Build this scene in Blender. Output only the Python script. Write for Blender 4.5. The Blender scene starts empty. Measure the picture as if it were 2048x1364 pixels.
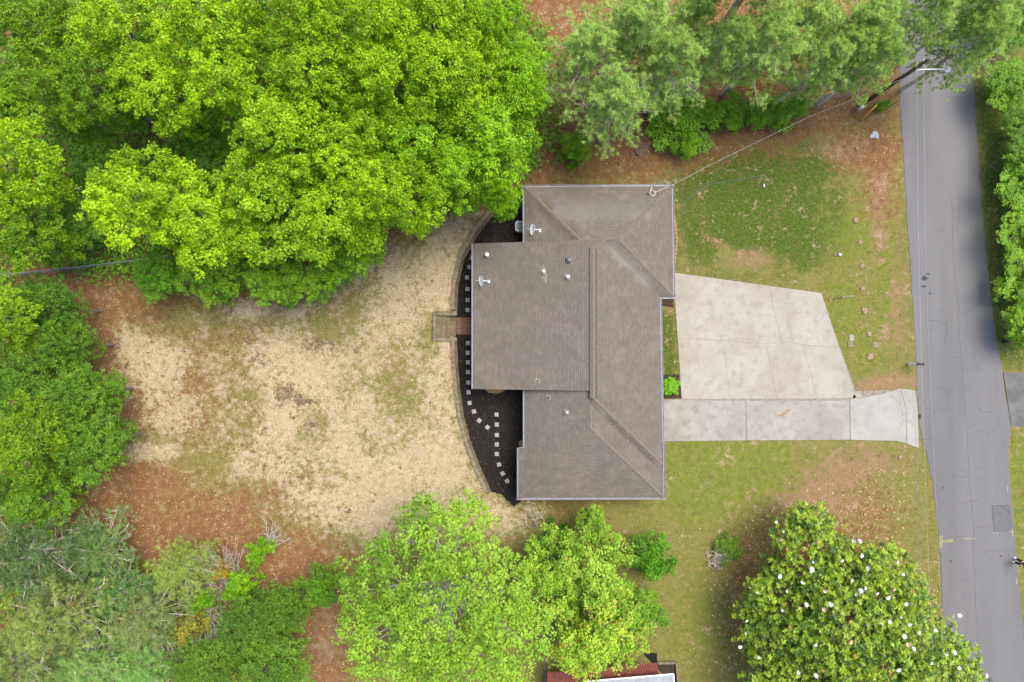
import bpy, bmesh, math, random
import numpy as np
from mathutils import Vector, Matrix

# ------------------------------------------------------------------ camera, world, sun, exposure
SC = bpy.context.scene
COL = SC.collection
CAM_H = 55.0
K0 = 0.04                                   # metres per photo pixel on the ground
def P(px, py, z=0.0):
    k = K0 * (1 - z / CAM_H)
    return ((px - 1024) * k, (682 - py) * k, z)
cam_d = bpy.data.cameras.new('camera'); cam = bpy.data.objects.new('camera', cam_d); COL.objects.link(cam)
cam.location = (0, 0, CAM_H); cam.rotation_euler = (0, 0, 0)
cam_d.sensor_width = 36; cam_d.lens = 36 * CAM_H / (2048 * K0); cam_d.clip_end = 9000; cam_d.clip_start = 0.5
SC.camera = cam
SUN_EL, SUN_AZ = math.radians(65), math.radians(48)      # azimuth clockwise from +Y
w = bpy.data.worlds.new('World'); SC.world = w; w.use_nodes = True
wn = w.node_tree.nodes; wl = w.node_tree.links
sky = wn.new('ShaderNodeTexSky'); sky.sky_type = 'NISHITA'; sky.sun_disc = False
sky.sun_elevation = SUN_EL; sky.sun_rotation = SUN_AZ
sky.air_density = 1.0; sky.dust_density = 4.0; sky.ozone_density = 0.6; sky.altitude = 200
wn['Background'].inputs['Strength'].default_value = 0.15
wl.new(sky.outputs[0], wn['Background'].inputs['Color'])
sl = bpy.data.lights.new('sun', 'SUN'); sun = bpy.data.objects.new('sun', sl); COL.objects.link(sun)
sl.energy = 2.2; sl.angle = math.radians(34); sl.color = (1.0, 0.95, 0.86)
sd = Vector((math.sin(SUN_AZ) * math.cos(SUN_EL), math.cos(SUN_AZ) * math.cos(SUN_EL), math.sin(SUN_EL)))
sun.rotation_euler = sd.to_track_quat('Z', 'Y').to_euler(); sun.location = (20, 20, 80)
SC.view_settings.view_transform = 'Standard'; SC.view_settings.look = 'None'
SC.view_settings.exposure = 1.2; SC.view_settings.gamma = 1.0
SC.render.engine = 'CYCLES'
SC.cycles.max_bounces = 6; SC.cycles.diffuse_bounces = 3; SC.cycles.glossy_bounces = 2
SC.cycles.transmission_bounces = 4; SC.cycles.transparent_max_bounces = 4
SC.cycles.caustics_reflective = False; SC.cycles.caustics_refractive = False

rng = np.random.default_rng(11); random.seed(5)

# ------------------------------------------------------------------ helpers
def lin(c):
    c = c / 255.0
    return c / 12.92 if c <= 0.04045 else ((c + 0.055) / 1.055) ** 2.4
EXPO = 2.75
def A(r, g, b):                              # albedo of a surface that shows as this colour in open light
    return (lin(r) / EXPO, lin(g) / EXPO, lin(b) / EXPO, 1)

def tag(o, label=None, cat=None, group=None, kind=None):
    if label: o['label'] = label
    if cat: o['category'] = cat
    if group: o['group'] = group
    if kind: o['kind'] = kind
    return o

def empty(name, loc=(0, 0, 0), rz=0):
    o = bpy.data.objects.new(name, None); COL.objects.link(o)
    o.location = loc; o.rotation_euler = (0, 0, rz); o.empty_display_size = 0.2
    return o

def link(name, me, mat=None, parent=None, smooth=False):
    if mat is not None:
        if isinstance(mat, (list, tuple)):
            for m in mat: me.materials.append(m)
        else: me.materials.append(mat)
    if smooth: me.polygons.foreach_set('use_smooth', np.ones(len(me.polygons), bool))
    o = bpy.data.objects.new(name, me); COL.objects.link(o)
    if parent is not None: o.parent = parent
    return o

def mesh(name, V, F, mat=None, parent=None, smooth=False, uv=None):
    me = bpy.data.meshes.new(name); me.from_pydata([tuple(v) for v in V], [], [tuple(f) for f in F]); me.update()
    if uv is not None:
        l = me.uv_layers.new(name='UVMap')
        l.data.foreach_set('uv', np.asarray(uv, float).ravel())
    return link(name, me, mat, parent, smooth)

def np_mesh(name, V, F, attrs=None):
    V = np.asarray(V, np.float32); F = np.asarray(F, np.int32); n, k = F.shape
    me = bpy.data.meshes.new(name)
    me.vertices.add(len(V)); me.vertices.foreach_set('co', V.ravel())
    me.loops.add(n * k); me.loops.foreach_set('vertex_index', F.ravel())
    me.polygons.add(n); me.polygons.foreach_set('loop_start', np.arange(0, n * k, k, dtype=np.int32))
    try: me.polygons.foreach_set('loop_total', np.full(n, k, np.int32))
    except Exception: pass
    me.update(calc_edges=True)
    for nm, dt in (attrs or {}).items():
        dt = np.asarray(dt, np.float32)
        if dt.ndim == 1:
            a = me.attributes.new(nm, 'FLOAT', 'POINT'); a.data.foreach_set('value', dt)
        else:
            a = me.attributes.new(nm, 'FLOAT_COLOR', 'POINT'); a.data.foreach_set('color', dt.ravel())
    return me

class MB:
    def __init__(s): s.v = []; s.f = []
    def add(s, V, F):
        o = len(s.v); s.v += [tuple(v) for v in V]; s.f += [tuple(i + o for i in f) for f in F]; return s
    def box(s, c, d, rz=0, rx=0):
        hx, hy, hz = d[0] / 2, d[1] / 2, d[2] / 2
        M = Matrix.Rotation(rz, 3, 'Z') @ Matrix.Rotation(rx, 3, 'X')
        V = [M @ Vector((x, y, z)) + Vector(c) for x in (-hx, hx) for y in (-hy, hy) for z in (-hz, hz)]
        return s.add(V, [(0, 1, 3, 2), (4, 6, 7, 5), (0, 4, 5, 1), (2, 3, 7, 6), (0, 2, 6, 4), (1, 5, 7, 3)])
    def prism(s, poly, z0, z1):
        n = len(poly)
        ar = sum(poly[i][0] * poly[(i + 1) % n][1] - poly[(i + 1) % n][0] * poly[i][1] for i in range(n))
        if ar < 0: poly = poly[::-1]
        V = [(p[0], p[1], z0) for p in poly] + [(p[0], p[1], z1) for p in poly]
        F = [tuple(range(n, 2 * n)), tuple(range(n - 1, -1, -1))] + [(i, (i + 1) % n, n + (i + 1) % n, n + i) for i in range(n)]
        return s.add(V, F)
    def tube(s, pts, rad, seg=6, cap=True):
        pts = [Vector(p) for p in pts]; n = len(pts)
        if not hasattr(rad, '__len__'): rad = [rad] * n
        V = []
        for i, p in enumerate(pts):
            t = (pts[min(i + 1, n - 1)] - pts[max(i - 1, 0)]).normalized()
            a = Vector((0, 0, 1)) if abs(t.z) < 0.9 else Vector((1, 0, 0))
            u = t.cross(a).normalized(); v = t.cross(u)
            for j in range(seg):
                g = 2 * math.pi * j / seg
                V.append(p + (u * math.cos(g) + v * math.sin(g)) * rad[i])
        F = []
        for i in range(n - 1):
            for j in range(seg):
                a, b = i * seg + j, i * seg + (j + 1) % seg
                F.append((a, a + seg, b + seg, b))
        if cap: F += [tuple(range(seg)), tuple(range((n - 1) * seg + seg - 1, (n - 1) * seg - 1, -1))]
        return s.add(V, F)
    def lathe(s, prof, c=(0, 0, 0), seg=16):
        V = []; n = len(prof)
        for r, z in prof:
            for j in range(seg):
                g = 2 * math.pi * j / seg
                V.append((c[0] + r * math.cos(g), c[1] + r * math.sin(g), c[2] + z))
        F = [(i * seg + j, i * seg + (j + 1) % seg, (i + 1) * seg + (j + 1) % seg, (i + 1) * seg + j) for i in range(n - 1) for j in range(seg)]
        F += [tuple(range(seg - 1, -1, -1)), tuple(range((n - 1) * seg, n * seg))]
        return s.add(V, F)
    def build(s, name, mat, parent=None, smooth=False, bevel=0):
        o = mesh(name, s.v, s.f, mat, parent, smooth)
        if bevel:
            b = o.modifiers.new('bevel', 'BEVEL'); b.width = bevel; b.segments = 2
        return o

# ------------------------------------------------------------------ materials
class NT:
    def __init__(s, name):
        s.m = bpy.data.materials.new(name); s.m.use_nodes = True
        s.t = s.m.node_tree; s.b = s.t.nodes['Principled BSDF']; s.out = s.t.nodes['Material Output']
        s.b.inputs['Specular IOR Level'].default_value = 0.25
    def n(s, typ, inp=None, **kw):
        nd = s.t.nodes.new('ShaderNode' + typ)
        for k, v in kw.items(): setattr(nd, k, v)
        for k, v in (inp or {}).items():
            if hasattr(v, 'is_output'): s.t.links.new(v, nd.inputs[k])
            else: nd.inputs[k].default_value = v
        return nd
    def coord(s, which='Object'): return s.n('TexCoord').outputs[which]
    def noise(s, sc, det=4, rough=0.55, vec=None, dist=0):
        return s.n('TexNoise', {'Vector': vec if vec is not None else s.coord(), 'Scale': sc, 'Detail': det, 'Roughness': rough, 'Distortion': dist}).outputs['Fac']
    def ramp(s, f, lo, hi, a=0.0, b=1.0):
        return s.n('MapRange', {'Value': f, 'From Min': lo, 'From Max': hi, 'To Min': a, 'To Max': b}, interpolation_type='SMOOTHSTEP').outputs['Result']
    def mix(s, f, a, b, mode='MIX'):
        nd = s.n('Mix', data_type='RGBA', blend_type=mode)
        for sock, v in ((nd.inputs[0], f), (nd.inputs[6], a), (nd.inputs[7], b)):
            if hasattr(v, 'is_output'): s.t.links.new(v, sock)
            else: sock.default_value = v
        return nd.outputs[2]
    def math(s, op, a, b=0.0, c=0.0):
        nd = s.n('Math', {0: a, 1: b, 2: c}, operation=op); return nd.outputs[0]
    def attr(s, nm, out='Fac'): return s.n('Attribute', attribute_name=nm).outputs[out]
    def set(s, k, v):
        if hasattr(v, 'is_output'): s.t.links.new(v, s.b.inputs[k])
        else: s.b.inputs[k].default_value = v
    def bump(s, h, strength=0.4, dist=0.02):
        nd = s.n('Bump', {'Height': h, 'Strength': strength, 'Distance': dist}); s.t.links.new(nd.outputs[0], s.b.inputs['Normal'])

def plain(name, col, rough=0.6, var=0.25, scale=6, metal=0.0, bump=0.15, spec=0.25):
    t = NT(name); f = t.noise(scale, 5)
    dk = tuple(c * (1 - var) for c in col[:3]) + (1,); lt = tuple(min(1, c * (1 + var * 0.6)) for c in col[:3]) + (1,)
    t.set('Base Color', t.mix(t.ramp(f, 0.3, 0.7), dk, lt)); t.set('Roughness', rough); t.set('Metallic', metal)
    t.b.inputs['Specular IOR Level'].default_value = spec
    if bump: t.bump(t.noise(scale * 6, 3), bump, 0.01)
    return t.m

M = {}
M['concrete_slab'] = None
def concrete(name, base, stain, light):
    t = NT(name); big = t.noise(0.35, 5, 0.6, dist=0.4); mid = t.noise(1.6, 6, 0.65); fine = t.noise(14, 4)
    c = t.mix(t.ramp(big, 0.35, 0.68), base, light)
    c = t.mix(t.ramp(mid, 0.45, 0.72, 0, 0.6), c, stain)
    c = t.mix(t.ramp(fine, 0.35, 0.75, 0, 0.18), c, stain)
    # tyre scuffs: stretched noise
    mp = t.n('Mapping', {'Vector': t.coord(), 'Rotation': (0, 0, 0.6), 'Scale': (0.35, 5, 1)}).outputs[0]
    c = t.mix(t.ramp(t.noise(1.2, 3, 0.5, vec=mp), 0.6, 0.75, 0, 0.3), c, light)
    t.set('Base Color', c); t.set('Roughness', 0.85); t.bump(fine, 0.25, 0.006)
    return t
M['pad'] = concrete('pale_concrete', A(210, 203, 186), A(184, 174, 156), A(226, 221, 207)).m
M['drive'] = concrete('grey_concrete', A(196, 191, 180), A(162, 156, 147), A(216, 212, 202)).m
M['apron'] = concrete('apron_concrete', A(206, 203, 194), A(188, 184, 174), A(220, 217, 209)).m

t = NT('asphalt')
mp = t.n('Mapping', {'Vector': t.coord(), 'Scale': (1, 0.12, 1)}).outputs[0]
c = t.mix(t.ramp(t.noise(0.35, 4, 0.6, vec=mp), 0.35, 0.65), A(144, 142, 144), A(156, 154, 156))
c = t.mix(t.ramp(t.noise(1.3, 5, 0.65), 0.5, 0.8, 0, 0.35), c, A(124, 122, 126))
sp = t.noise(9, 6, 0.8); c = t.mix(t.ramp(sp, 0.52, 0.75, 0, 0.35), c, A(178, 176, 178)); c = t.mix(t.ramp(sp, 0.25, 0.42, 0.4, 0), c, A(96, 94, 98))
t.set('Base Color', c); t.set('Roughness', 0.9); t.bump(sp, 0.35, 0.008); M['asphalt'] = t.m
M['asphalt_old'] = plain('grey_side_drive', A(146, 144, 142), 0.9, 0.28, 0.8)
M['patch'] = plain('asphalt_patch', A(139, 138, 142), 0.9, 0.1, 3)
M['crack'] = plain('crack_filler', A(122, 120, 125), 0.9, 0.25, 5)
M['oil'] = plain('dark_road_stain', A(84, 84, 92), 0.8, 0.2, 8)
M['yellow_paint'] = plain('yellow_marking_paint', A(216, 209, 140), 0.8, 0.15, 18)
M['slabjoint'] = plain('joint_dirt', A(190, 180, 164), 0.95, 0.3, 6)

# ground -----------------------------------------------------------
t = NT('ground_cover')
za = t.n('SeparateColor', {'Color': t.attr('zone_a', 'Color')}).outputs
zb = t.n('SeparateColor', {'Color': t.attr('zone_b', 'Color')}).outputs
n1 = t.noise(0.9, 6, 0.65, dist=0.3); n2 = t.noise(4.5, 5, 0.7); n3 = t.noise(17, 4, 0.7); n4 = t.noise(3.0, 5, 0.65, vec=t.n('Mapping', {'Vector': t.coord(), 'Location': (31, 7, 0)}).outputs[0])
n5 = t.noise(0.42, 4, 0.6, vec=t.n('Mapping', {'Vector': t.coord(), 'Location': (3, 17, 0)}).outputs[0])
n6 = t.noise(1.9, 5, 0.7, vec=t.n('Mapping', {'Vector': t.coord(), 'Location': (13, 47, 0)}).outputs[0])
def comb(*aw):
    r = None
    for a, w_ in aw:
        e = t.math('MULTIPLY', t.math('SUBTRACT', a, 0.5), w_); r = e if r is None else t.math('ADD', r, e)
    return r
brk = comb((n5, 1.1), (n1, 1.5), (n6, 2.0), (n2, 1.3)); brk2 = comb((n5, -1.0), (n6, -1.4), (n4, 2.4), (n2, -0.8))
def zf(wt, b, amp=1.0, lo=0.22, hi=0.8): return t.ramp(t.math('MULTIPLY_ADD', b, amp, wt), lo, hi)
lawn = t.mix(t.ramp(n1, 0.35, 0.65), A(178, 168, 98), A(160, 162, 80))
lawn = t.mix(t.ramp(n6, 0.45, 0.7, 0, 0.7), lawn, A(196, 172, 114)); lawn = t.mix(t.ramp(n4, 0.55, 0.72, 0, 0.5), lawn, A(128, 138, 54))
lawn = t.mix(t.ramp(n3, 0.45, 0.75, 0, 0.5), lawn, A(116, 122, 50))
green = t.mix(t.ramp(n2, 0.35, 0.65), A(92, 120, 40), A(120, 144, 54))
green = t.mix(t.ramp(n3, 0.5, 0.75, 0, 0.4), green, A(78, 100, 36))
green = t.mix(t.ramp(n4, 0.58, 0.68, 0, 0.8), green, A(168, 146, 84))
bright = t.mix(t.ramp(n6, 0.35, 0.65), A(142, 164, 60), A(168, 172, 86))
litter = t.mix(t.ramp(n6, 0.35, 0.65), A(178, 128, 84), A(202, 156, 110)); litter = t.mix(t.ramp(n4, 0.56, 0.72, 0, 0.8), litter, A(140, 128, 68))
litter = t.mix(t.ramp(n3, 0.42, 0.7, 0, 0.7), litter, A(130, 88, 54)); litter = t.mix(t.ramp(n3, 0.28, 0.42, 0.5, 0), litter, A(206, 158, 110))
straw = t.mix(t.ramp(n6, 0.35, 0.65), A(236, 208, 160), A(251, 232, 194)); straw = t.mix(t.ramp(n4, 0.55, 0.72, 0, 0.55), straw, A(186, 168, 104))
straw = t.mix(t.ramp(n3, 0.48, 0.75, 0, 0.55), straw, A(196, 168, 116)); straw = t.mix(t.ramp(n1, 0.4, 0.75, 0, 0.35), straw, A(206, 180, 150))
dirt = t.mix(t.ramp(n2, 0.35, 0.7), A(204, 168, 128), A(184, 148, 110)); dirt = t.mix(t.ramp(n3, 0.5, 0.75, 0, 0.5), dirt, A(140, 120, 70))
bare = t.mix(t.ramp(n3, 0.35, 0.65), A(134, 110, 92), A(164, 138, 112))
c = t.mix(zf(zb[0], brk2), lawn, bright)
c = t.mix(zf(za[2], brk), c, green)
c = t.mix(zf(za[1], brk2), c, litter)
c = t.mix(zf(zb[1], brk, 1.1), c, dirt)
c = t.mix(zf(za[0], brk, 1.0, 0.12, 0.95), c, straw)
c = t.mix(zf(zb[2], brk2, 1.2), c, bare)
t.set('Base Color', c); t.set('Roughness', 0.95); t.b.inputs['Specular IOR Level'].default_value = 0.1
t.bump(t.math('ADD', t.math('MULTIPLY', n2, 1.2), n3), 0.9, 0.06); M['ground'] = t.m

t = NT('black_mulch'); n3 = t.noise(16, 5, 0.75); n2 = t.noise(1.2, 4)
c = t.mix(t.ramp(n3, 0.35, 0.7), A(24, 22, 22), A(62, 55, 50)); c = t.mix(t.ramp(n2, 0.5, 0.75, 0, 0.55), c, A(76, 62, 54))
c = t.mix(t.ramp(t.noise(22, 2), 0.7, 0.78, 0, 0.7), c, A(120, 92, 66))
t.set('Base Color', c); t.set('Roughness', 0.95); t.bump(n3, 1.0, 0.05); M['mulch'] = t.m
M['brown_mulch'] = plain('brown_mulch', A(92, 74, 60), 0.95, 0.45, 14, bump=0.8)
M['chip'] = None

def leafmat(name, dark, light, trans=0.35, rough=0.5, third=None, bark=None):
    t = NT(name); tint = t.attr('tint'); oc = t.n('ObjectInfo').outputs['Color']
    c = t.mix(t.ramp(tint, 0.0, 1.0), dark, light)
    if third: c = t.mix(t.ramp(tint, 0.93, 1.0), c, third)
    c = t.mix(1.0, c, oc, 'MULTIPLY')
    t.set('Base Color', c); t.set('Roughness', rough)
    tr = t.n('BsdfTranslucent', {'Color': c}); mx = t.n('MixShader', {0: trans})
    t.t.links.new(t.b.outputs[0], mx.inputs[1]); t.t.links.new(tr.outputs[0], mx.inputs[2]); t.t.links.new(mx.outputs[0], t.out.inputs['Surface'])
    return t.m
M['leaf_lime'] = leafmat('lime_leaf', (0.12, 0.25, 0.006, 1), (0.38, 0.59, 0.012, 1), 0.45)
M['leaf_green'] = leafmat('green_leaf', (0.085, 0.21, 0.013, 1), (0.21, 0.40, 0.022, 1), 0.42)
M['leaf_maple'] = leafmat('maple_leaf', (0.18, 0.32, 0.02, 1), (0.44, 0.60, 0.06, 1), 0.42)
M['leaf_oak'] = leafmat('oak_leaf', (0.13, 0.28, 0.02, 1), (0.36, 0.54, 0.05, 1), 0.4, third=(0.45, 0.27, 0.08, 1))
M['leaf_mag'] = leafmat('magnolia_leaf', (0.035, 0.09, 0.016, 1), (0.27, 0.38, 0.024, 1), 0.22, 0.32)
M['needle'] = leafmat('pine_needle', (0.25, 0.34, 0.10, 1), (0.52, 0.60, 0.20, 1), 0.45, 0.55, third=(0.4, 0.26, 0.1, 1))
M['leaf_yellow'] = leafmat('yellow_leaf', (0.24, 0.24, 0.03, 1), (0.50, 0.45, 0.05, 1), 0.4)
M['dead_leaf'] = leafmat('fallen_leaf', (0.26, 0.12, 0.05, 1), (0.62, 0.40, 0.22, 1), 0.15, 0.7)
M['grassblade'] = leafmat('grass_blade', (0.10, 0.14, 0.025, 1), (0.27, 0.28, 0.075, 1), 0.35, 0.7)
M['strawblade'] = leafmat('straw_blade', (0.36, 0.27, 0.13, 1), (0.74, 0.61, 0.38, 1), 0.2, 0.7)
M['bark'] = plain('grey_bark', (0.17, 0.14, 0.115, 1), 0.9, 0.45, 5, bump=0.8)
M['pine_bark'] = plain('pine_bark', (0.50, 0.42, 0.37, 1), 0.9, 0.3, 4, bump=0.8)
M['twig'] = plain('grey_dead_twig', (0.42, 0.37, 0.33, 1), 0.85, 0.25, 8)
M['petal'] = plain('white_petal', (0.86, 0.85, 0.78, 1), 0.5, 0.06, 6)
M['petal_old'] = plain('faded_petal', (0.70, 0.50, 0.36, 1), 0.6, 0.2, 6)
M['orange_leaf'] = plain('orange_leaf', (0.55, 0.29, 0.10, 1), 0.6, 0.2, 6)

def seg_mask(t, pos, p0, p1, width, nz):
    """0..1 along a line in plan, for bands of stain or of painted light and shade"""
    a = Vector(p0[:2]); b = Vector(p1[:2]); d = (b - a).normalized(); nrm = Vector((-d.y, d.x))
    sx = t.n('SeparateXYZ', {0: pos}).outputs
    e = t.math('ADD', t.math('MULTIPLY', t.math('SUBTRACT', sx[0], a.x), nrm.x), t.math('MULTIPLY', t.math('SUBTRACT', sx[1], a.y), nrm.y))
    l = t.math('ADD', t.math('MULTIPLY', t.math('SUBTRACT', sx[0], a.x), d.x), t.math('MULTIPLY', t.math('SUBTRACT', sx[1], a.y), d.y))
    L = (b - a).length
    f = t.ramp(t.math('ABSOLUTE', t.math('ADD', e, t.math('MULTIPLY', t.math('SUBTRACT', nz, 0.5), width * 2.2))), 0.0, width, 1, 0)
    g = t.math('MULTIPLY', t.ramp(l, -0.4, 0.6), t.ramp(l, L - 0.6, L + 0.4, 1, 0))
    return t.math('MULTIPLY', f, g)
def shingles(name, stains_and_shading=True):
    t = NT(name); uv = t.coord('UV')
    br = t.n('TexBrick', {'Vector': uv, 'Color1': A(146, 138, 128), 'Color2': A(166, 156, 145), 'Mortar': A(132, 121, 111), 'Scale': 1.0,
                          'Mortar Size': 0.011, 'Mortar Smooth': 0.4, 'Bias': 0.0, 'Brick Width': 0.34, 'Row Height': 0.14}, offset=0.5)
    sy0 = t.math('FRACT', t.math('DIVIDE', t.n('SeparateXYZ', {0: uv}).outputs[1], 0.14))
    big = t.noise(0.28, 5, 0.6, dist=0.3); mid = t.noise(1.1, 5, 0.65); fine = t.noise(20, 3, 0.7)
    c = t.mix(t.ramp(sy0, 0.0, 0.3, 0.75, 0), br.outputs['Color'], A(114, 104, 94))
    c = t.mix(t.ramp(big, 0.38, 0.66, 0, 0.5), c, A(140, 133, 121))
    c = t.mix(t.ramp(mid, 0.48, 0.72, 0, 0.6), c, A(174, 162, 148)); c = t.mix(t.ramp(t.noise(0.7, 4, 0.6, vec=t.n('Mapping', {'Vector': t.coord(), 'Location': (9, 4, 0)}).outputs[0]), 0.52, 0.72, 0, 0.5), c, A(128, 118, 110))
    c = t.mix(t.ramp(fine, 0.4, 0.8, 0, 0.35), c, A(112, 104, 100))
    if stains_and_shading:
        pos = t.coord('Object')
        c = t.mix(t.math('MULTIPLY', seg_mask(t, pos, P(1075, 400, 3.2), P(1165, 492, 4.4), 0.75, mid), 0.75), c, A(124, 108, 76))
        c = t.mix(t.math('MULTIPLY', seg_mask(t, pos, P(1060, 380, 3.0), P(1060, 440, 3.0), 0.6, mid), 0.6), c, A(130, 112, 84))
        c = t.mix(t.math('MULTIPLY', seg_mask(t, pos, P(1218, 490, 4.2), P(1300, 575, 3.1), 0.55, mid), 0.5), c, A(182, 178, 168))
        c = t.mix(t.math('MULTIPLY', seg_mask(t, pos, P(1110, 425, 3.8), P(1310, 420, 3.7), 1.3, mid), 0.38), c, A(172, 170, 162))  # paler band paints in the light caught by the north face
        c = t.mix(t.math('MULTIPLY', seg_mask(t, pos, P(1215, 835, 4.2), P(1312, 930, 3.0), 0.3, mid), 0.8), c, A(118, 110, 106))  # shade along the south valley, painted as a darker line
    t.set('Base Color', c); t.set('Roughness', 0.92)
    sy = t.n('SeparateXYZ', {0: uv}).outputs[1]
    saw = t.math('SUBTRACT', 1.0, t.math('FRACT', t.math('DIVIDE', sy, 0.14)))
    t.bump(t.math('ADD', saw, t.math('MULTIPLY', fine, 0.4)), 0.7, 0.012)
    return t.m
M['shingle'] = shingles('weathered_shingles')
M['shingle_b'] = shingles('weathered_shingles_addition', False)
M['cap'] = plain('ridge_shingle', A(157, 146, 132), 0.92, 0.2, 6)
M['gutter'] = plain('painted_gutter', A(204, 206, 216), 0.45, 0.12, 2, bump=0)
M['gutter_lt'] = plain('gutter_hanger', A(206, 208, 216), 0.45, 0.1, 2, bump=0)
M['white'] = plain('white_paint', (0.78, 0.78, 0.76, 1), 0.5, 0.1, 4, bump=0)
M['dish'] = plain('dish_enamel', (0.66, 0.68, 0.70, 1), 0.4, 0.08, 5, bump=0)
M['black'] = plain('black_paint', (0.02, 0.022, 0.026, 1), 0.45, 0.2, 8, bump=0)
M['fence'] = plain('weathered_fence_wire', (0.20, 0.22, 0.23, 1), 0.6, 0.2, 6, metal=0.3, bump=0)
M['dark_metal'] = plain('dark_vent_metal', (0.10, 0.10, 0.12, 1), 0.5, 0.2, 8, metal=0.3, bump=0)
M['galv'] = plain('galvanised_metal', (0.55, 0.57, 0.60, 1), 0.4, 0.15, 8, metal=0.6, bump=0)
M['flash'] = plain('flashing', A(186, 180, 166), 0.7, 0.12, 6)
M['patch_shingle'] = plain('pale_new_shingle', A(180, 175, 160), 0.9, 0.1, 8)
M['wood_brown'] = plain('dark_pole_wood', (0.07, 0.055, 0.04, 1), 0.9, 0.4, 6, bump=0.6)
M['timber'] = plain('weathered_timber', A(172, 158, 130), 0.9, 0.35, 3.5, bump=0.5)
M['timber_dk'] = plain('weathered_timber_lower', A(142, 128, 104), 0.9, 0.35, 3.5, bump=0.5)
M['tread'] = plain('mossy_tread_timber', A(160, 142, 112), 0.9, 0.35, 4, bump=0.5)
M['landing'] = plain('reddish_landing_paver', A(160, 124, 100), 0.9, 0.22, 3, bump=0.3)
M['stone'] = plain('grey_paver', A(206, 206, 204), 0.9, 0.16, 7, bump=0.25)
M['tanblock'] = plain('tan_edging_block', A(208, 170, 118), 0.9, 0.18, 6, bump=0.4)
M['brick'] = None
t = NT('house_brick'); br = t.n('TexBrick', {'Vector': t.coord('UV'), 'Color1': A(150, 100, 78), 'Color2': A(124, 84, 68), 'Mortar': A(170, 160, 148), 'Scale': 1.0, 'Mortar Size': 0.01, 'Brick Width': 0.22, 'Row Height': 0.075})
t.set('Base Color', br.outputs[0]); t.set('Roughness', 0.9); M['brick'] = t.m
t = NT('window_glass'); t.set('Base Color', (0.03, 0.035, 0.04, 1)); t.set('Roughness', 0.08); t.set('Specular IOR Level', 0.6); M['glass'] = t.m
M['yellow_plastic'] = plain('yellow_guard', (0.80, 0.50, 0.03, 1), 0.45, 0.1, 5, bump=0)
M['pedestal'] = plain('pale_green_pedestal', (0.52, 0.62, 0.52, 1), 0.5, 0.1, 6, bump=0)
M['cable'] = plain('black_cable', (0.16, 0.16, 0.17, 1), 0.6, 0.2, 3, bump=0)
M['cable_lt'] = plain('bare_cable', (0.38, 0.39, 0.41, 1), 0.6, 0.2, 3, metal=0.2, bump=0)
M['hose'] = plain('dark_green_hose', (0.06, 0.12, 0.10, 1), 0.5, 0.2, 3, bump=0)
M['rock'] = plain('grey_rock', (0.36, 0.37, 0.40, 1), 0.9, 0.35, 6, bump=0.6)
M['stump'] = plain('cut_stump_wood', A(208, 176, 146), 0.9, 0.3, 9, bump=0.5)
M['stump_old'] = plain('old_stump_wood', A(166, 138, 104), 0.9, 0.3, 7, bump=0.5)
M['board'] = plain('grey_board', A(178, 166, 140), 0.9, 0.25, 7, bump=0.4)
M['redroof'] = plain('red_ribbed_metal', A(158, 78, 62), 0.5, 0.22, 2.2, bump=0.05)
M['whiteroof'] = plain('pale_grey_roof', A(196, 202, 214), 0.6, 0.2, 3)
M['skin'] = plain('skin', (0.45, 0.27, 0.19, 1), 0.55, 0.08, 6, bump=0)
M['trousers'] = plain('dark_trousers', (0.018, 0.022, 0.035, 1), 0.85, 0.3, 12)
M['shirt'] = plain('brown_shirt', (0.11, 0.06, 0.04, 1), 0.85, 0.3, 12)
M['hair'] = plain('dark_hair', (0.03, 0.02, 0.015, 1), 0.6, 0.3, 20)
M['orange_plate'] = plain('orange_plate', (0.80, 0.36, 0.03, 1), 0.5, 0.12, 6, bump=0)

# ------------------------------------------------------------------ ground sheet with painted zones of cover
RW, RH = 1024, 682                                       # zone raster: 2 photo px per cell
gy, gx = np.mgrid[0:RH, 0:RW].astype(float); PXX = gx * 2 + 1; PYY = gy * 2 + 1
def raster(poly):
    m = np.zeros((RH, RW), bool); n = len(poly)
    for i in range(n):
        x0, y0 = poly[i]; x1, y1 = poly[(i + 1) % n]
        if y0 == y1: continue
        c = ((PYY >= min(y0, y1)) & (PYY < max(y0, y1))) & (PXX < (x1 - x0) * (PYY - y0) / (y1 - y0) + x0)
        m ^= c
    return m.astype(float)
def blur(a, r):
    for ax in (0, 1):
        for _ in range(2):
            p = np.pad(a, [(r, r) if i == ax else (0, 0) for i in (0, 1)], mode='edge')
            cs = np.cumsum(p, axis=ax); cs = np.concatenate([np.zeros_like(np.take(cs, [0], ax)), cs], axis=ax)
            n = a.shape[ax]
            a = (np.take(cs, np.arange(2 * r + 1, 2 * r + 1 + n), ax) - np.take(cs, np.arange(0, n), ax)) / (2 * r + 1)
    return a
def vnoise(cell, seed):
    g = np.random.default_rng(seed).random((int(RH / cell) + 3, int(RW / cell) + 3))
    x = gx / cell; y = gy / cell; xi = x.astype(int); yi = y.astype(int); fx = x - xi; fy = y - yi
    fx = fx * fx * (3 - 2 * fx); fy = fy * fy * (3 - 2 * fy)
    return (g[yi, xi] * (1 - fx) + g[yi, xi + 1] * fx) * (1 - fy) + (g[yi + 1, xi] * (1 - fx) + g[yi + 1, xi + 1] * fx) * fy
def fnoise(cell, seed, o=4): return sum(vnoise(max(cell / 2 ** i, 1.2), seed + i) * 0.5 ** i for i in range(o)) / sum(0.5 ** i for i in range(o))
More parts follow.
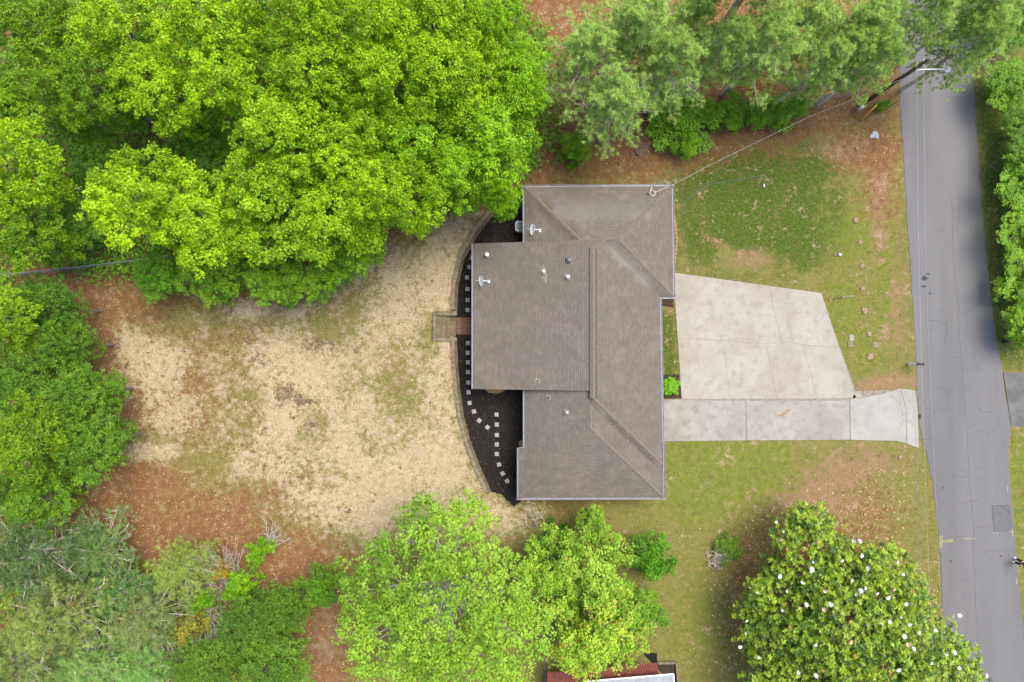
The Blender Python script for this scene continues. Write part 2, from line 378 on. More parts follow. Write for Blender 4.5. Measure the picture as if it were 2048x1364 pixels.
def ell(cx, cy, rx, ry, rot=0, s=1.0):
    a = math.radians(rot); dx = PXX - cx; dy = PYY - cy
    u = (dx * math.cos(a) + dy * math.sin(a)) / rx; v = (-dx * math.sin(a) + dy * math.cos(a)) / ry
    return s * np.clip(1.25 - 0.75 * np.sqrt(u * u + v * v), 0, 1)
def zone(polys=(), ells=(), b=8, minus=()):
    z = np.zeros((RH, RW))
    for p in polys: z = np.maximum(z, raster(p))
    z = blur(z, b)
    for e in ells: z = np.maximum(z, ell(*e))
    for e in minus: z = z * (1 - ell(*e))
    return z
WALL = [(975, 418), (945, 455), (915, 505), (903, 555), (900, 600), (900, 690), (904, 760), (912, 830), (928, 890), (948, 940), (968, 985)]
WALLR = [(987, 429), (958, 466), (929, 513), (917, 560), (914, 610), (914, 700), (918, 760), (926, 830), (942, 889), (962, 938), (983, 984)]
straw = zone([[(690, 560), (800, 470), (870, 440), (975, 425), (915, 520), (905, 690), (915, 800), (935, 900), (985, 1000), (1060, 1010), (1090, 1040), (1000, 1070),
               (900, 1050), (740, 1092), (690, 1060), (620, 1050), (575, 1010), (560, 960), (440, 945), (490, 880), (540, 800), (500, 740), (470, 700), (560, 650), (640, 640)],
              [(215, 690), (270, 655), (310, 665), (390, 715), (385, 745), (330, 785), (385, 805), (415, 840), (405, 862), (335, 880), (290, 840), (265, 770)]],
             [(620, 630, 60, 22), (500, 620, 50, 18), (300, 905, 60, 18), (450, 790, 120, 170, 0, .3)], 14,
             [(795, 765, 48, 95, -10, 0.85), (655, 668, 60, 40, 0, 0.75), (855, 670, 22, 60, 0, 0.7), (830, 480, 50, 50, 0, 0.6), (690, 620, 70, 36, -30, 0.8), (630, 860, 36, 60, 20, 0.6), (760, 890, 50, 30, 0, .45), (660, 950, 60, 26, 0, .5), (700, 760, 26, 60, 0, .4)])
litter = zone([[(100, 540), (260, 530), (270, 600), (380, 620), (300, 650), (190, 690), (235, 770), (270, 850), (330, 900), (420, 950), (560, 990), (610, 1060), (700, 1090),
                (720, 1200), (700, 1364), (0, 1364), (0, 900), (0, 540)],
               [(1030, 0), (2000, 0), (1810, 100), (1800, 240), (1660, 280), (1430, 320), (1340, 370), (1080, 372), (1040, 300)],
               [(1540, 1060), (1700, 1040), (1850, 1250), (1900, 1364), (1540, 1364)],
               [(0, 0), (1060, 0), (1100, 372), (960, 420), (780, 470), (700, 545), (560, 600), (250, 590), (0, 580)],
               [(1040, 1005), (1200, 1005), (1230, 1040), (1100, 1060), (1050, 1040)]],
              [(1760, 330, 45, 130, 0, 0.75), (1740, 300, 80, 50), (560, 1130, 160, 40), (1320, 400, 30, 30, 0, .5), (1560, 1040, 60, 30, 0, .5), (1730, 1030, 90, 60, 0, .6), (1490, 1180, 34, 140, 0, .6), (400, 780, 190, 190, 0, .55), (420, 1010, 240, 90, 0, .75), (200, 780, 90, 200, -15, 1.0)], 22,
              [(430, 940, 110, 36, 20, 0.45), (480, 800, 40, 90, 0, 0.45), (380, 1010, 60, 40, 0, 0.3), (560, 1050, 60, 30, 0, 0.4)])
litter[:, :] *= 0.9 + 0.2 * fnoise(30, 5)
green = zone([[(1345, 320), (1420, 295), (1670, 290), (1690, 360), (1680, 480), (1640, 545), (1520, 540), (1400, 530), (1350, 520)],
              [(1945, 140), (2048, 140), (2048, 740), (2000, 735), (1975, 520)], [(1318, 620), (1345, 640), (1358, 760), (1322, 760)]],
             [(1460, 380, 110, 70), (800, 1040, 40, 20, 0, .4), (1335, 690, 20, 85, -3, 1.0), (1340, 770, 25, 30, 0, .9), (1560, 400, 130, 90, 0, .8), (1500, 530, 140, 40, 0, .55), (1250, 250, 60, 40, 0, .5)], 18,
             [(1500, 520, 50, 20, 0, 0.5), (1440, 495, 40, 14, 40, 0.4), (1650, 450, 30, 90, 0, 0.3)])
bright = zone([[(1330, 885), (1600, 885), (1560, 990), (1480, 1010), (1360, 1060), (1330, 1020)], [(2018, 860), (2048, 860), (2048, 1364), (2030, 1100)]],
              [(1700, 470, 60, 50), (1680, 620, 40, 80, 0, .8), (1770, 560, 22, 160, 0, .7), (1400, 1250, 70, 120, 0, 0.6), (480, 860, 50, 130, 15, .4), (1440, 960, 130, 80, 0, .9), (1720, 690, 60, 70, 0, .6)], 10)
dirt = zone([], [(640, 790, 340, 270, 0, .46), (1660, 960, 100, 40, -25, 0.95), (1770, 770, 70, 18, -8, 1), (1500, 520, 56, 22, 0, 0.62), (1440, 490, 44, 10, 40, .5), (1405, 440, 8, 60, 0, .5), (1760, 420, 20, 130, 0, .6),
                 (1790, 640, 26, 120, 0, .6), (1560, 420, 16, 60, 20, .4), (1630, 1000, 90, 30, 0, .8), (660, 1270, 30, 60, 0, .8), (1740, 920, 80, 30, 0, .7), (1335, 690, 6, 40, 0, .35), (1340, 610, 14, 16, 0, .8), (1700, 300, 60, 24, 0, .6)], 6)
bare = zone([], [(568, 790, 14, 22, 30, .9), (600, 803, 22, 10, 0, .85), (590, 830, 10, 12, 0, .8), (640, 690, 30, 14, 0, .6), (520, 720, 16, 10, 0, .7), (660, 700, 14, 10, 0, .6), (690, 1020, 10, 8, 0, .9), (620, 850, 14, 10, 0, .6)], 4)
bare = bare * (0.6 + 0.8 * fnoise(8, 77))
straw = np.clip(straw * (0.75 + 0.5 * fnoise(40, 9)), 0, 1)
green = np.clip(green * (0.8 + 0.4 * fnoise(30, 19)), 0, 1)
def samp(a, px, py):
    x = np.clip(px / 2, 0, RW - 1.001); y = np.clip(py / 2, 0, RH - 1.001); xi = x.astype(int); yi = y.astype(int); fx = x - xi; fy = y - yi
    return (a[yi, xi] * (1 - fx) + a[yi, xi + 1] * fx) * (1 - fy) + (a[yi + 1, xi] * (1 - fx) + a[yi + 1, xi + 1] * fx) * fy

YARD = 0.6
wy = np.array([p[1] for p in WALL], float); wx = np.array([(a[0] + b[0]) / 2 for a, b in zip(WALL, WALLR)], float)
def gz(x, y):
    """ground height: the back yard lies a step above the house level"""
    px = np.asarray(x, float) / K0 + 1024; py = 682 - np.asarray(y, float) / K0
    xc = np.interp(py, wy, wx)
    over = np.maximum(np.maximum(wy[0] - py, py - wy[-1]), 0)
    xc = np.where(py < wy[0], wx[0] + over * 0.3, xc)
    wd = 7 + 1.3 * over
    s = np.clip(0.5 - (px - xc) / (2 * wd), 0, 1); s = s * s * (3 - 2 * s)
    return YARD * s
def gzf(x, y): return float(gz(np.array([x]), np.array([y]))[0])
def G(px, py, dz=0.0):
    """photo point on the ground -> world"""
    x, y, _ = P(px, py); z = gzf(x, y); x, y, _ = P(px, py, z); return (x, y, z + dz)

def axis(lo, hi, step, far):
    a = np.arange(lo, hi + 1e-6, step); o = []; d = step; v = hi
    while v < far: d *= 1.35; v += d; o.append(v)
    return np.concatenate([-(np.array(o[::-1]) - hi) + lo, a, np.array(o)])
ax = axis(-46, 46, 0.17, 3500); ay = axis(-31, 31, 0.17, 3500)
XX, YY = np.meshgrid(ax, ay)
ZZ = gz(XX, YY)
zpx = XX / (K0 * (1 - ZZ / CAM_H)) + 1024; zpy = 682 - YY / (K0 * (1 - ZZ / CAM_H))
in_bed = np.zeros_like(ZZ)
und = 0.06 * (samp(fnoise(60, 3), zpx, zpy) - 0.5) * (ZZ > 0.4)
ZZ2 = ZZ + und
# under the mulch bed and the steps the sheet dips so that they sit on top
bedpoly = WALLR + [(1005, 990), (1014, 1002), (1027, 1013), (1041, 1003), (1055, 996), (1060, 400), (1038, 378), (1012, 398)]  # tip at the house corner draws the roof corner's shadow as mulch
bm_r = raster(bedpoly); steps_r = raster([(866, 626), (915, 626), (915, 682), (866, 682)])
ZZ2 = ZZ2 - 0.12 * np.where(samp(bm_r, zpx, zpy) > 0.6, 1, 0) - 0.9 * np.where(samp(steps_r, zpx, zpy) > 0.7, 1, 0)
nx, ny = len(ax), len(ay); idx = np.arange(nx * ny).reshape(ny, nx)
F = np.stack([idx[:-1, :-1], idx[:-1, 1:], idx[1:, 1:], idx[1:, :-1]], -1).reshape(-1, 4)
V = np.stack([XX, YY, ZZ2], -1).reshape(-1, 3)
s = lambda a: samp(a, zpx, zpy).ravel()
one = np.ones(nx * ny)
me = np_mesh('ground', V, F, {'zone_a': np.stack([s(straw), s(litter), s(green), one], -1), 'zone_b': np.stack([s(bright), s(dirt), s(bare), one], -1)})
ground = tag(link('ground', me, M['ground'], smooth=True), kind='structure')

# ------------------------------------------------------------------ road, its patch, cracks and paint
LE = [(-600, 1765), (-200, 1782), (130, 1797), (200, 1799), (300, 1806), (450, 1815), (560, 1822), (700, 1832), (780, 1834), (850, 1839), (890, 1846), (905, 1853), (960, 1864), (1030, 1873), (1130, 1881), (1220, 1885), (1364, 1894), (1800, 1922)]
RE = [(-600, 1890), (-200, 1920), (150, 1945), (260, 1953), (400, 1962), (480, 1970), (580, 1980), (680, 1992), (740, 2004), (800, 2012), (850, 2022), (870, 2020), (905, 2016), (985, 2021), (1045, 2027), (1120, 2034), (1200, 2041), (1364, 2055), (1800, 2085)]
ys = np.concatenate([[-3000, -1500, -900], np.arange(-400, 1760, 6), [2300, 3500, 5000]])
lx = np.interp(ys, *zip(*LE)); rx = np.interp(ys, *zip(*RE))
for i, yv in enumerate(ys):
    if yv < -600: lx[i] += (yv + 600) * 0.045; rx[i] += (yv + 600) * 0.06
    if yv > 1800: lx[i] += (yv - 1800) * 0.06; rx[i] += (yv - 1800) * 0.06
lx = lx + rng.normal(0, 0.9, len(ys)); rx = rx + rng.normal(0, 0.9, len(ys))
V = []; Fq = []
for i, yv in enumerate(ys):
    a = P(lx[i], yv); b = P(rx[i], yv); m_ = ((a[0] + b[0]) / 2, a[1])
    V += [(a[0] - .02, a[1], -0.06), (a[0], a[1], 0.025), (m_[0], m_[1], 0.05), (b[0], b[1], 0.025), (b[0] + .02, b[1], -0.06)]
for i in range(len(ys) - 1):
    for j in range(4): Fq.append((i * 5 + j, (i + 1) * 5 + j, (i + 1) * 5 + j + 1, i * 5 + j + 1))
road = tag(mesh('road', V, Fq, M['asphalt']), kind='structure')
def road_z(px, py):
    l = np.interp(py, *zip(*LE)); r = np.interp(py, *zip(*RE)); u = np.clip((px - l) / (r - l), 0, 1)
    return 0.025 + 0.025 * (1 - abs(2 * u - 1))
def ribbon(pts, wd, zoff, jit=0.0, step=6.0, zfun=road_z):
    d = [pts[0]]
    for a, b in zip(pts[:-1], pts[1:]):
        L = math.hypot(b[0] - a[0], b[1] - a[1]); n = max(1, int(L / step))
        for i in range(1, n + 1): d.append((a[0] + (b[0] - a[0]) * i / n + random.gauss(0, jit), a[1] + (b[1] - a[1]) * i / n + random.gauss(0, jit)))
    V = []; Fq = []
    for i, p in enumerate(d):
        q0 = d[max(i - 1, 0)]; q1 = d[min(i + 1, len(d) - 1)]; tx, ty = q1[0] - q0[0], q1[1] - q0[1]; L = math.hypot(tx, ty) or 1
        ww = wd * random.uniform(0.6, 1.25) / 2 / K0; nxx, nyy = -ty / L * ww, tx / L * ww
        for sg in (-1, 1):
            x, y, _ = P(p[0] + sg * nxx, p[1] + sg * nyy); V.append((x, y, zfun(p[0], p[1]) + zoff))
    for i in range(len(d) - 1): Fq.append((2 * i, 2 * i + 1, 2 * i + 3, 2 * i + 2))
    return V, Fq
for pts in [[(1903, 400), (1906, 520), (1914, 600), (1920, 690), (1925, 760), (1930, 810)],
            [(1930, 810), (1934, 880), (1938, 960), (1946, 1060), (1948, 1140), (1952, 1230), (1958, 1330)],
            [(1856, 640), (1878, 641), (1890, 648)], [(1893, 712), (1905, 715), (1921, 715)], [(1926, 739), (1950, 740), (1962, 738)],
            [(1862, 774), (1880, 777), (1896, 778), (1897, 800), (1893, 820)], [(1850, 817), (1880, 822), (1898, 822)],
            [(1955, 815), (1966, 824), (1985, 824)], [(1945, 860), (1970, 865), (1990, 861)], [(1838, 880), (1860, 878), (1890, 884)],
            [(1906, 953), (1920, 954), (1944, 953), (1964, 956), (1970, 965)], [(1890, 965), (1904, 960), (1907, 950)], [(1914, 1000), (1925, 1007), (1938, 1002), (1955, 1001)],
            [(1945, 1053), (1960, 1054), (1982, 1052)], [(1900, 1170), (1918, 1158), (1940, 1158)], [(1960, 1108), (1970, 1103), (2000, 1102), (2030, 1101)], [(1940, 470), (1950, 472), (1962, 471)], [(1890, 690), (1892, 660), (1891, 640)]]:
    V, Fq = ribbon(pts, 0.028, 0.004, 1.0); mesh('crack', V, Fq, M['crack'], road)
def flat_poly(name, pts, z, mat, parent=None, zf=None):
    V = [(P(*p)[0], P(*p)[1], (zf(*p) if zf else 0) + z) for p in pts]
    ar = sum(V[i][0] * V[(i + 1) % len(V)][1] - V[(i + 1) % len(V)][0] * V[i][1] for i in range(len(V)))
    if ar < 0: V = V[::-1]
    return mesh(name, V, [tuple(range(len(V)))], mat, parent)
flat_poly('asphalt_patch', [(1983, 1011), (2020, 1010), (2026, 1060), (2026, 1064), (1987, 1065)], 0.006, M['patch'], road, road_z)
for a, b in [((1983, 1011), (2018, 1010)), ((1983, 1011), (1987, 1064)), ((2004, 1012), (2022, 1030))]:
    V, Fq = ribbon([a, b], 0.07, 0.010, 0.3); mesh('crack', V, Fq, M['crack'], road)
for cx, cy, rx_, ry_ in [(1849, 557, 7, 5), (1854, 548, 4, 2), (1847, 573, 5, 2), (1859, 587, 2.5, 2), (1885, 975, 2, 2), (1901, 1122, 3, 1.5), (2001, 1112, 3, 2), (1839, 833, 3, 6)]:
    n = 14; pts = [(cx + rx_ * math.cos(6.283 * i / n) * random.uniform(.6, 1.25), cy + ry_ * math.sin(6.283 * i / n) * random.uniform(.6, 1.25)) for i in range(n)]
    flat_poly('oil_stain', pts, 0.008, M['oil'], road, road_z)
for pts, wd in [([(1949, 1077), (1942, 1077), (1925, 1077)], 0.06), ([(1984, 1066), (1995, 1065)], 0.06), ([(2017, 1063), (2025, 1063)], 0.06), ([(2024, 1057), (2025, 1072)], 0.07), ([(2014, 972), (2014, 983)], 0.07), ([(2032, 1155), (2033, 1168)], 0.07)]:
    V, Fq = ribbon(pts, wd, 0.010, 0.15); mesh('paint_mark', V, Fq, M['yellow_paint'], road)
def road_text(s, px, py, size, rot):
    c = bpy.data.curves.new('painted_lettering', 'FONT'); c.body = s; c.size = size; c.extrude = 0.002; c.offset = 0.012; c.align_x = 'CENTER'; c.align_y = 'CENTER'
    c.materials.append(M['yellow_paint']); o = bpy.data.objects.new('painted_lettering', c); COL.objects.link(o); o.parent = road
    x, y, _ = P(px, py); o.location = (x, y, float(road_z(px, py)) + 0.012); o.rotation_euler = (0, 0, rot)
road_text('DRIVE', 1881.5, 1083, 0.36, math.radians(88)); road_text('ACCESS', 1894, 1082, 0.26, math.radians(6))

# side drive opposite
sd_ = tag(mesh('side_driveway', *(lambda b: (b.v, b.f))(MB().prism([P(*p)[:2] for p in [(2006, 745), (2014, 800), (2022, 853), (2400, 838), (2400, 746)]], -0.1, 0.06)), M['asphalt_old']), kind='structure')

# ------------------------------------------------------------------ driveway of separate slabs
drv = tag(flat_poly('driveway', [(1347, 548), (1640, 588), (1712, 782), (1800, 779), (1832, 783), (1836, 890), (1780, 879), (1328, 880), (1328, 799), (1363, 797)], 0.034, M['slabjoint']), kind='structure')
def slab(pts, mat, z=0.05, name='slab'):
    b = MB().prism([P(*p)[:2] for p in pts], -0.08, z); o = b.build(name, mat, drv, bevel=0.004); return o
pad_rows = []
TL, TR, BR, BL = (1346, 545), (1642, 586), (1712, 796), (1363, 798)
def lerp(a, b, t): return (a[0] + (b[0] - a[0]) * t, a[1] + (b[1] - a[1]) * t)
def padpt(u, v): return lerp(lerp(TL, TR, u), lerp(BL, BR, u), v)
us = [(0, 0.655), (0.655, 1)]; vs = [(0, 0.515), (0.515, 1)]
cuts = {0: [0, 0.645, 1.0], 1: [0, 0.28, 0.545, 0.775, 1.0]}
g = 0.0005
for r, (v0, v1) in enumerate([(0, 0.52), (0.52, 1)]):
    for u0, u1 in zip(cuts[r][:-1], cuts[r][1:]):
        slab([padpt(u0 + g, v0 + g), padpt(u1 - g, v0 + g), padpt(u1 - g, v1 - g), padpt(u0 + g, v1 - g)], M['pad'])
slab([(1324, 799.5), (1490, 801.5), (1491, 880.5), (1326, 882.5)], M['drive'], 0.045)
slab([(1492.5, 801.5), (1690, 801), (1697, 799), (1699, 879.5), (1493.5, 880.5)], M['drive'], 0.045)
slab([(1700, 799), (1735, 793), (1765, 788), (1785, 782), (1800, 776), (1811, 820), (1812, 886), (1790, 881.5), (1701, 879.5)], M['apron'], 0.047)
slab([(1801.5, 776.5), (1830, 781), (1834, 810), (1837, 896), (1825, 892), (1813.5, 887), (1812.5, 820)], M['apron'], 0.043)
slab([(1713.5, 781), (1724, 793), (1703, 797)], M['apron'], 0.05)
for pts in [[(1780, 786), (1788, 800), (1800, 808)], [(1801, 780), (1800, 808), (1806, 840), (1796, 862)], [(1806, 840), (1836, 842)]]:
    V, Fq = ribbon(pts, 0.03, 0.052, 0.4, zfun=lambda a, b: 0); mesh('crack', V, Fq, M['slabjoint'], drv)
for pts in [[(1390, 676), (1440, 681), (1480, 677), (1530, 681)], [(1560, 682), (1610, 690), (1672, 695)]]:
    V, Fq = ribbon(pts, 0.025, 0.054, 0.5, zfun=lambda a, b: 0); mesh('crack', V, Fq, M['slabjoint'], drv)
M['clay'] = plain('clay_stain', A(204, 170, 140), 0.95, 0.12, 4)
n = 22; flat_poly('clay_stain', [(1570 + 15 * math.cos(6.283 * i / n) * random.uniform(.35, 1.15), 826 - 6 * math.cos(6.283 * i / n) + 6 * math.sin(6.283 * i / n) * random.uniform(.2, 1.3)) for i in range(n)], 0.0485, M['clay'], drv)
# ------------------------------------------------------------------ mulch bed, its retaining wall, steps, landing
tag(flat_poly('mulch_bed', bedpoly, 0.0, M['mulch']), kind='structure')
for q_ in ([(1316, 593), (1346, 593), (1348, 616), (1318, 610)], [(1316, 750), (1358, 748), (1363, 797), (1318, 797)]): tag(flat_poly('planting_bed', q_, 0.006, M['brown_mulch']), kind='structure')
wall = empty('retaining_wall', G(905, 620)); tag(wall, 'curved low retaining wall of weathered landscape timbers beside black mulch bed', 'retaining wall')
wall.location = (0, 0, 0)
def resample(pts, step):
    out = []; 
    for a, b in zip(pts[:-1], pts[1:]):
        n = max(1, round(math.hypot(b[0] - a[0], b[1] - a[1]) / step))
        out += [lerp(a, b, i / n) for i in range(n)]
    return out + [pts[-1]]
def smooth(pts, n=2):
    for _ in range(n):
        q = [pts[0]]
        for a, b in zip(pts[:-1], pts[1:]): q += [lerp(a, b, .25), lerp(a, b, .75)]
        pts = q + [pts[-1]]
    return pts
def wallrow(off0, off1, z0, z1, mat, step, gap=0.006, skip=(630, 678)):
    L = smooth(WALL); R = smooth(WALLR)
    L2 = [lerp(a, b, off0) for a, b in zip(L, R)]; R2 = [lerp(a, b, off1) for a, b in zip(L, R)]
    ln = [0]
    for a, b in zip(L2[:-1], L2[1:]): ln.append(ln[-1] + math.hypot(b[0] - a[0], b[1] - a[1]))
    n = max(1, round(ln[-1] / step)); xs = np.linspace(0, ln[-1], n + 1)
    f = lambda arr, s_: (float(np.interp(s_, ln, [p[0] for p in arr])), float(np.interp(s_, ln, [p[1] for p in arr])))
    for s0, s1 in zip(xs[:-1], xs[1:]):
        q = [f(L2, s0 + .12), f(L2, s1 - .12), f(R2, s1 - .12), f(R2, s0 + .12)]
        if skip and skip[0] < (q[0][1] + q[1][1]) / 2 < skip[1]: continue
        dz = random.uniform(-.012, .012)
        MB().prism([P(p[0], p[1], z1)[:2] for p in q], z0, z1 + dz).build('timber', mat, wall, bevel=0.015)
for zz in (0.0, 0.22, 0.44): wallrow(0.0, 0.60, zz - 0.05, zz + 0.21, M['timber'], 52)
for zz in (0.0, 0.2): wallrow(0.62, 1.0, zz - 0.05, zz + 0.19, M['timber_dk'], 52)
st = empty('timber_steps', (0, 0, 0)); tag(st, 'flight of mossy timber steps framed by weathered beams, leading down to mulch bed', 'steps')
def tim(x0, y0, x1, y1, z0, z1, mat, name='timber'):
    a = P(x0, y0, z1); b = P(x1, y1, z1); bx = MB().box(((a[0] + b[0]) / 2, (a[1] + b[1]) / 2, (z0 + z1) / 2), (abs(b[0] - a[0]), abs(b[1] - a[1]), z1 - z0)); return bx.build(name, mat, st, bevel=0.015)
tim(865, 624.5, 872, 683, -.2, .64, M['timber'], 'beam'); tim(872.2, 624.5, 905.5, 631, -.2, .66, M['timber'], 'beam'); tim(872.2, 675, 905.5, 683, -.2, .66, M['timber'], 'beam')
tim(905.8, 622, 913.5, 631, -.2, .67, M['timber'], 'beam'); tim(905.8, 675, 913.5, 684, -.2, .67, M['timber'], 'beam')
for i, (x0, x1) in enumerate([(872.3, 881.6), (882, 892), (892.4, 901.8), (902.2, 911.8)]):
    tim(x0, 631.3, x1, 674.7, -.3, 0.5 - i * 0.12, M['tread'], 'tread')
ld = empty('landing', (0, 0, 0)); tag(ld, 'short landing of reddish square pavers between timber steps and back eave', 'paving')
for y0, y1 in ((635, 646), (646.3, 657), (657.3, 669)):
    for x0, x1 in ((912.5, 924), (924.3, 935.5), (935.8, 948), (948.3, 960)):
        a = P(x0, y0); b = P(x1, y1); MB().box(((a[0] + b[0]) / 2, (a[1] + b[1]) / 2, 0.02), (b[0] - a[0], a[1] - b[1], 0.14 + random.uniform(-.01, .01)), random.uniform(-.01, .01)).build('paver', M['landing'], ld, bevel=0.01)
ordn = ['first', 'second', 'third', 'fourth', 'fifth', 'sixth', 'seventh', 'eighth', 'ninth', 'tenth', 'eleventh', 'twelfth']
stones = [(944, 516, 25, 'u6'), (938.5, 534, 15, 'u5'), (934, 555, 6, 'u4'), (935, 578, 0, 'u3'), (935.5, 600, 1, 'u2'), (935.4, 620, 0, 'u1'),
          (936, 686, 0, 'd1'), (935.6, 705.5, 1, 'd2'), (936, 724.5, 0, 'd3'), (936, 744, 1, 'd4'), (936.8, 765, -2, 'd5'), (937, 784.5, -4, 'd6'), (939.2, 806, -14, 'd7'), (948, 823, -14, 'd8'), (958.5, 841, 40, 'd9'), (974.8, 854.5, 38, 'd10'),
          (993, 829, 1, 'b1'), (993.6, 849, 0, 'b2'), (993.6, 870, 1, 'b3'), (993.6, 888.6, 0, 'b4'), (993.5, 908, 1, 'b5'), (998, 929, -18, 'b6'), (1005.5, 947, -25, 'b7'), (1014.6, 962, -30, 'b8')]
sm = MB().box((0, 0, 0), (0.325, 0.325, 0.06)).build('stepping_stone', M['stone']); bv = sm.modifiers.new('b', 'BEVEL'); bv.width = 0.008
for i, (x, y, r, c) in enumerate(stones):
    o = sm if i == 0 else sm.copy()
    if i: COL.objects.link(o)
    o.location = P(x, y, 0.02); o.rotation_euler = (random.uniform(-.02, .02), random.uniform(-.02, .02), math.radians(-r)); k = int(c[1:])
    lab = {'u': f'square grey stepping stone in black mulch, {ordn[k-1]} up the picture from the timber steps', 'd': f'square grey stepping stone along curved wall, {ordn[k-1]} down the picture from the timber steps',
           'b': f'square grey stepping stone, {ordn[k-1]} from the top of the straight row near the house'}[c[0]]
    tag(o, lab, 'stepping stone', 'stepping stones in the mulch bed')
# tan scalloped edging blocks along the front eave
ed = [(1345.5, 428), (1347.5, 436), (1349, 444), (1350, 452), (1350.8, 460), (1351.2, 468), (1351.6, 476), (1351.8, 484), (1351.6, 492), (1351, 500), (1350, 508), (1349, 516), (1347.6, 524)]
for i, (x, y) in enumerate(ed):
    b = MB(); b.prism([(-.10, -.145), (.08, -.145), (.11, -.10), (.12, 0), (.11, .10), (.08, .145), (-.10, .145), (-.08, 0)], -.05, .16)
    o = b.build('edging_block', M['tanblock'], bevel=0.01); o.location = P(x, y); o.rotation_euler = (0, 0, math.radians((i - 6.5) * -2.4))
    tag(o, f'tan scalloped edging block under front eave, {ordn[i] if i < 12 else "last"} from the top', 'edging block', 'edging blocks along the front eave')

# ------------------------------------------------------------------ the house
house = empty('brick_house', (0, 0, 0)); tag(house, 'long single storey house with weathered grey brown shingle roof and pale gutters', 'house')
E0 = 2.9; RZ = E0 + 1.72; NZ = E0 + 1.39; SZ = E0 + 1.55; E1 = E0 - 0.15; AE = 2.72
rp = dict(NW=(1049, 374, E0), NE=(1344, 372, E0), WE=(1347, 593, E0), IN=(1320, 594, E0), WR=(1236, 478, NZ), VR=(1209, 480, NZ), RN=(1185, 503, RZ), RS=(1187, 797, RZ),
          HE=(1325, 930, E0), SR0=(1181, 809, SZ), SR1=(1181, 857, SZ), VE=(1326.5, 948, E1), SE=(1327, 995, E1), SW=(1038, 996, E1), WJ=(1038, 896, E1), WJ2=(1050, 895, E0 - .02), W0=(1050, 600, E0), RM=(1186, 600, RZ), IS=(1325, 886, E0))
Q = {k: Vector(P(*v)) for k, v in rp.items()}
def roof_mesh(name, faces, mat, parent):
    V = []; Fq = []; UV = []
    for f in faces:
        pts = [Vector(p) for p in f]
        nrm = Vector((0, 0, 0))
        for i in range(len(pts)): nrm += pts[i].cross(pts[(i + 1) % len(pts)])
        if nrm.z < 0: pts = pts[::-1]; nrm = -nrm
        nrm.normalize(); u = Vector((0, 0, 1)).cross(nrm).normalized(); v = nrm.cross(u)
        o = len(V); V += [tuple(p) for p in pts]; Fq.append(tuple(range(o, o + len(pts)))); UV += [(p.dot(u), p.dot(v)) for p in pts]
    return mesh(name, V, Fq, mat, parent, uv=UV)
q = Q
faces = [[q['NW'], q['NE'], q['WR'], q['VR'], q['RN']], [q['NE'], q['WE'], q['WR']], [q['WE'], q['IN'], q['VR'], q['WR']],
         [q['IN'], q['HE'], q['RS'], q['RN'], q['VR']], [q['RS'], q['HE'], q['VE'], q['SR0']], [q['SR0'], q['VE'], q['SE'], q['SR1']], [q['SR1'], q['SE'], q['SW']],
         [q['RM'], q['RS'], q['SR0'], q['SR1'], q['SW'], q['WJ'], q['WJ2'], q['W0']], [q['NW'], q['RN'], q['RM'], q['W0']]]
roof = roof_mesh('roof', faces, M['shingle'], house)
# low slope addition roof with thickness
aN, aS = P(1, 487, AE)[1], P(1, 778, AE)[1]; aW = P(947, 0, AE)[0]; aR = Vector(P(1182, 600, RZ + .03)).x
def slabroof(x0, z0, x1, z1, y0, y1, th): 
    return [[(x0, y0, z0), (x1, y0, z1), (x1, y1, z1), (x0, y1, z0)]]
add = roof_mesh('addition_roof', slabroof(aW, AE, aR, RZ + .04, aN, aS, .2), M['shingle_b'], house)
b = MB()
for yy, sg in ((aN, 1), (aS, -1)):
    b.add([(aW, yy, AE - .004), (aR, yy, RZ + .036), (aR, yy, RZ - .18), (aW, yy, AE - .2)], [(0, 1, 2, 3)])
b.add([(aW, aN, AE - .2), (aR, aN, RZ - .18), (aR, aS, RZ - .18), (aW, aS, AE - .2)], [(0, 1, 2, 3)]); b.add([(aW, aN, AE - .004), (aW, aS, AE - .004), (aW, aS, AE - .2), (aW, aN, AE - .2)], [(0, 1, 2, 3)])
b.build('fascia', M['white'], house)
# eave fascia and soffit of the hipped roof
ring = ['NW', 'NE', 'WE', 'IN', 'IS', 'SE', 'SW', 'WJ', 'WJ2']
b = MB(); pts = [Q[k] for k in ring]; n = len(pts)
V = [p - Vector((0, 0, .012)) for p in pts] + [Vector((p.x, p.y, min(p.z, E1) - .2)) for p in pts]
b.add(V, [(i, (i + 1) % n, n + (i + 1) % n, n + i) for i in range(n)] + [tuple(range(n, 2 * n))]); b.build('soffit', M['white'], house)
def cap(a, c, wdt=0.13, drop=0.045, lift=0.03, name='ridge_cap'):
    a = Vector(a); c = Vector(c); d = (c - a); d.z = 0; L = (c - a).length; d.normalize(); s_ = Vector((-d.y, d.x, 0)) * wdt
    n = max(2, int(L / 0.35)); V = []; Fq = []
    for i in range(n + 1):
        p = a.lerp(c, i / n); jl = random.uniform(0, .006)
        V += [p - s_ + Vector((0, 0, lift * .5 - drop)), p + Vector((0, 0, lift + jl)), p + s_ + Vector((0, 0, lift * .5 - drop))]
    for i in range(n):
        for j in (0, 1): Fq.append((i * 3 + j, i * 3 + j + 1, (i + 1) * 3 + j + 1, (i + 1) * 3 + j))
    return mesh(name, V, Fq, M['cap'], roof)
for a, c in (('NE', 'WR'), ('WE', 'WR'), ('WR', 'VR'), ('VR', 'RN'), ('RS', 'HE'), ('SR1', 'SE'), ('SR1', 'SW'), ('SR0', 'SR1'), ('NW', 'RN')): cap(Q[a], Q[c])
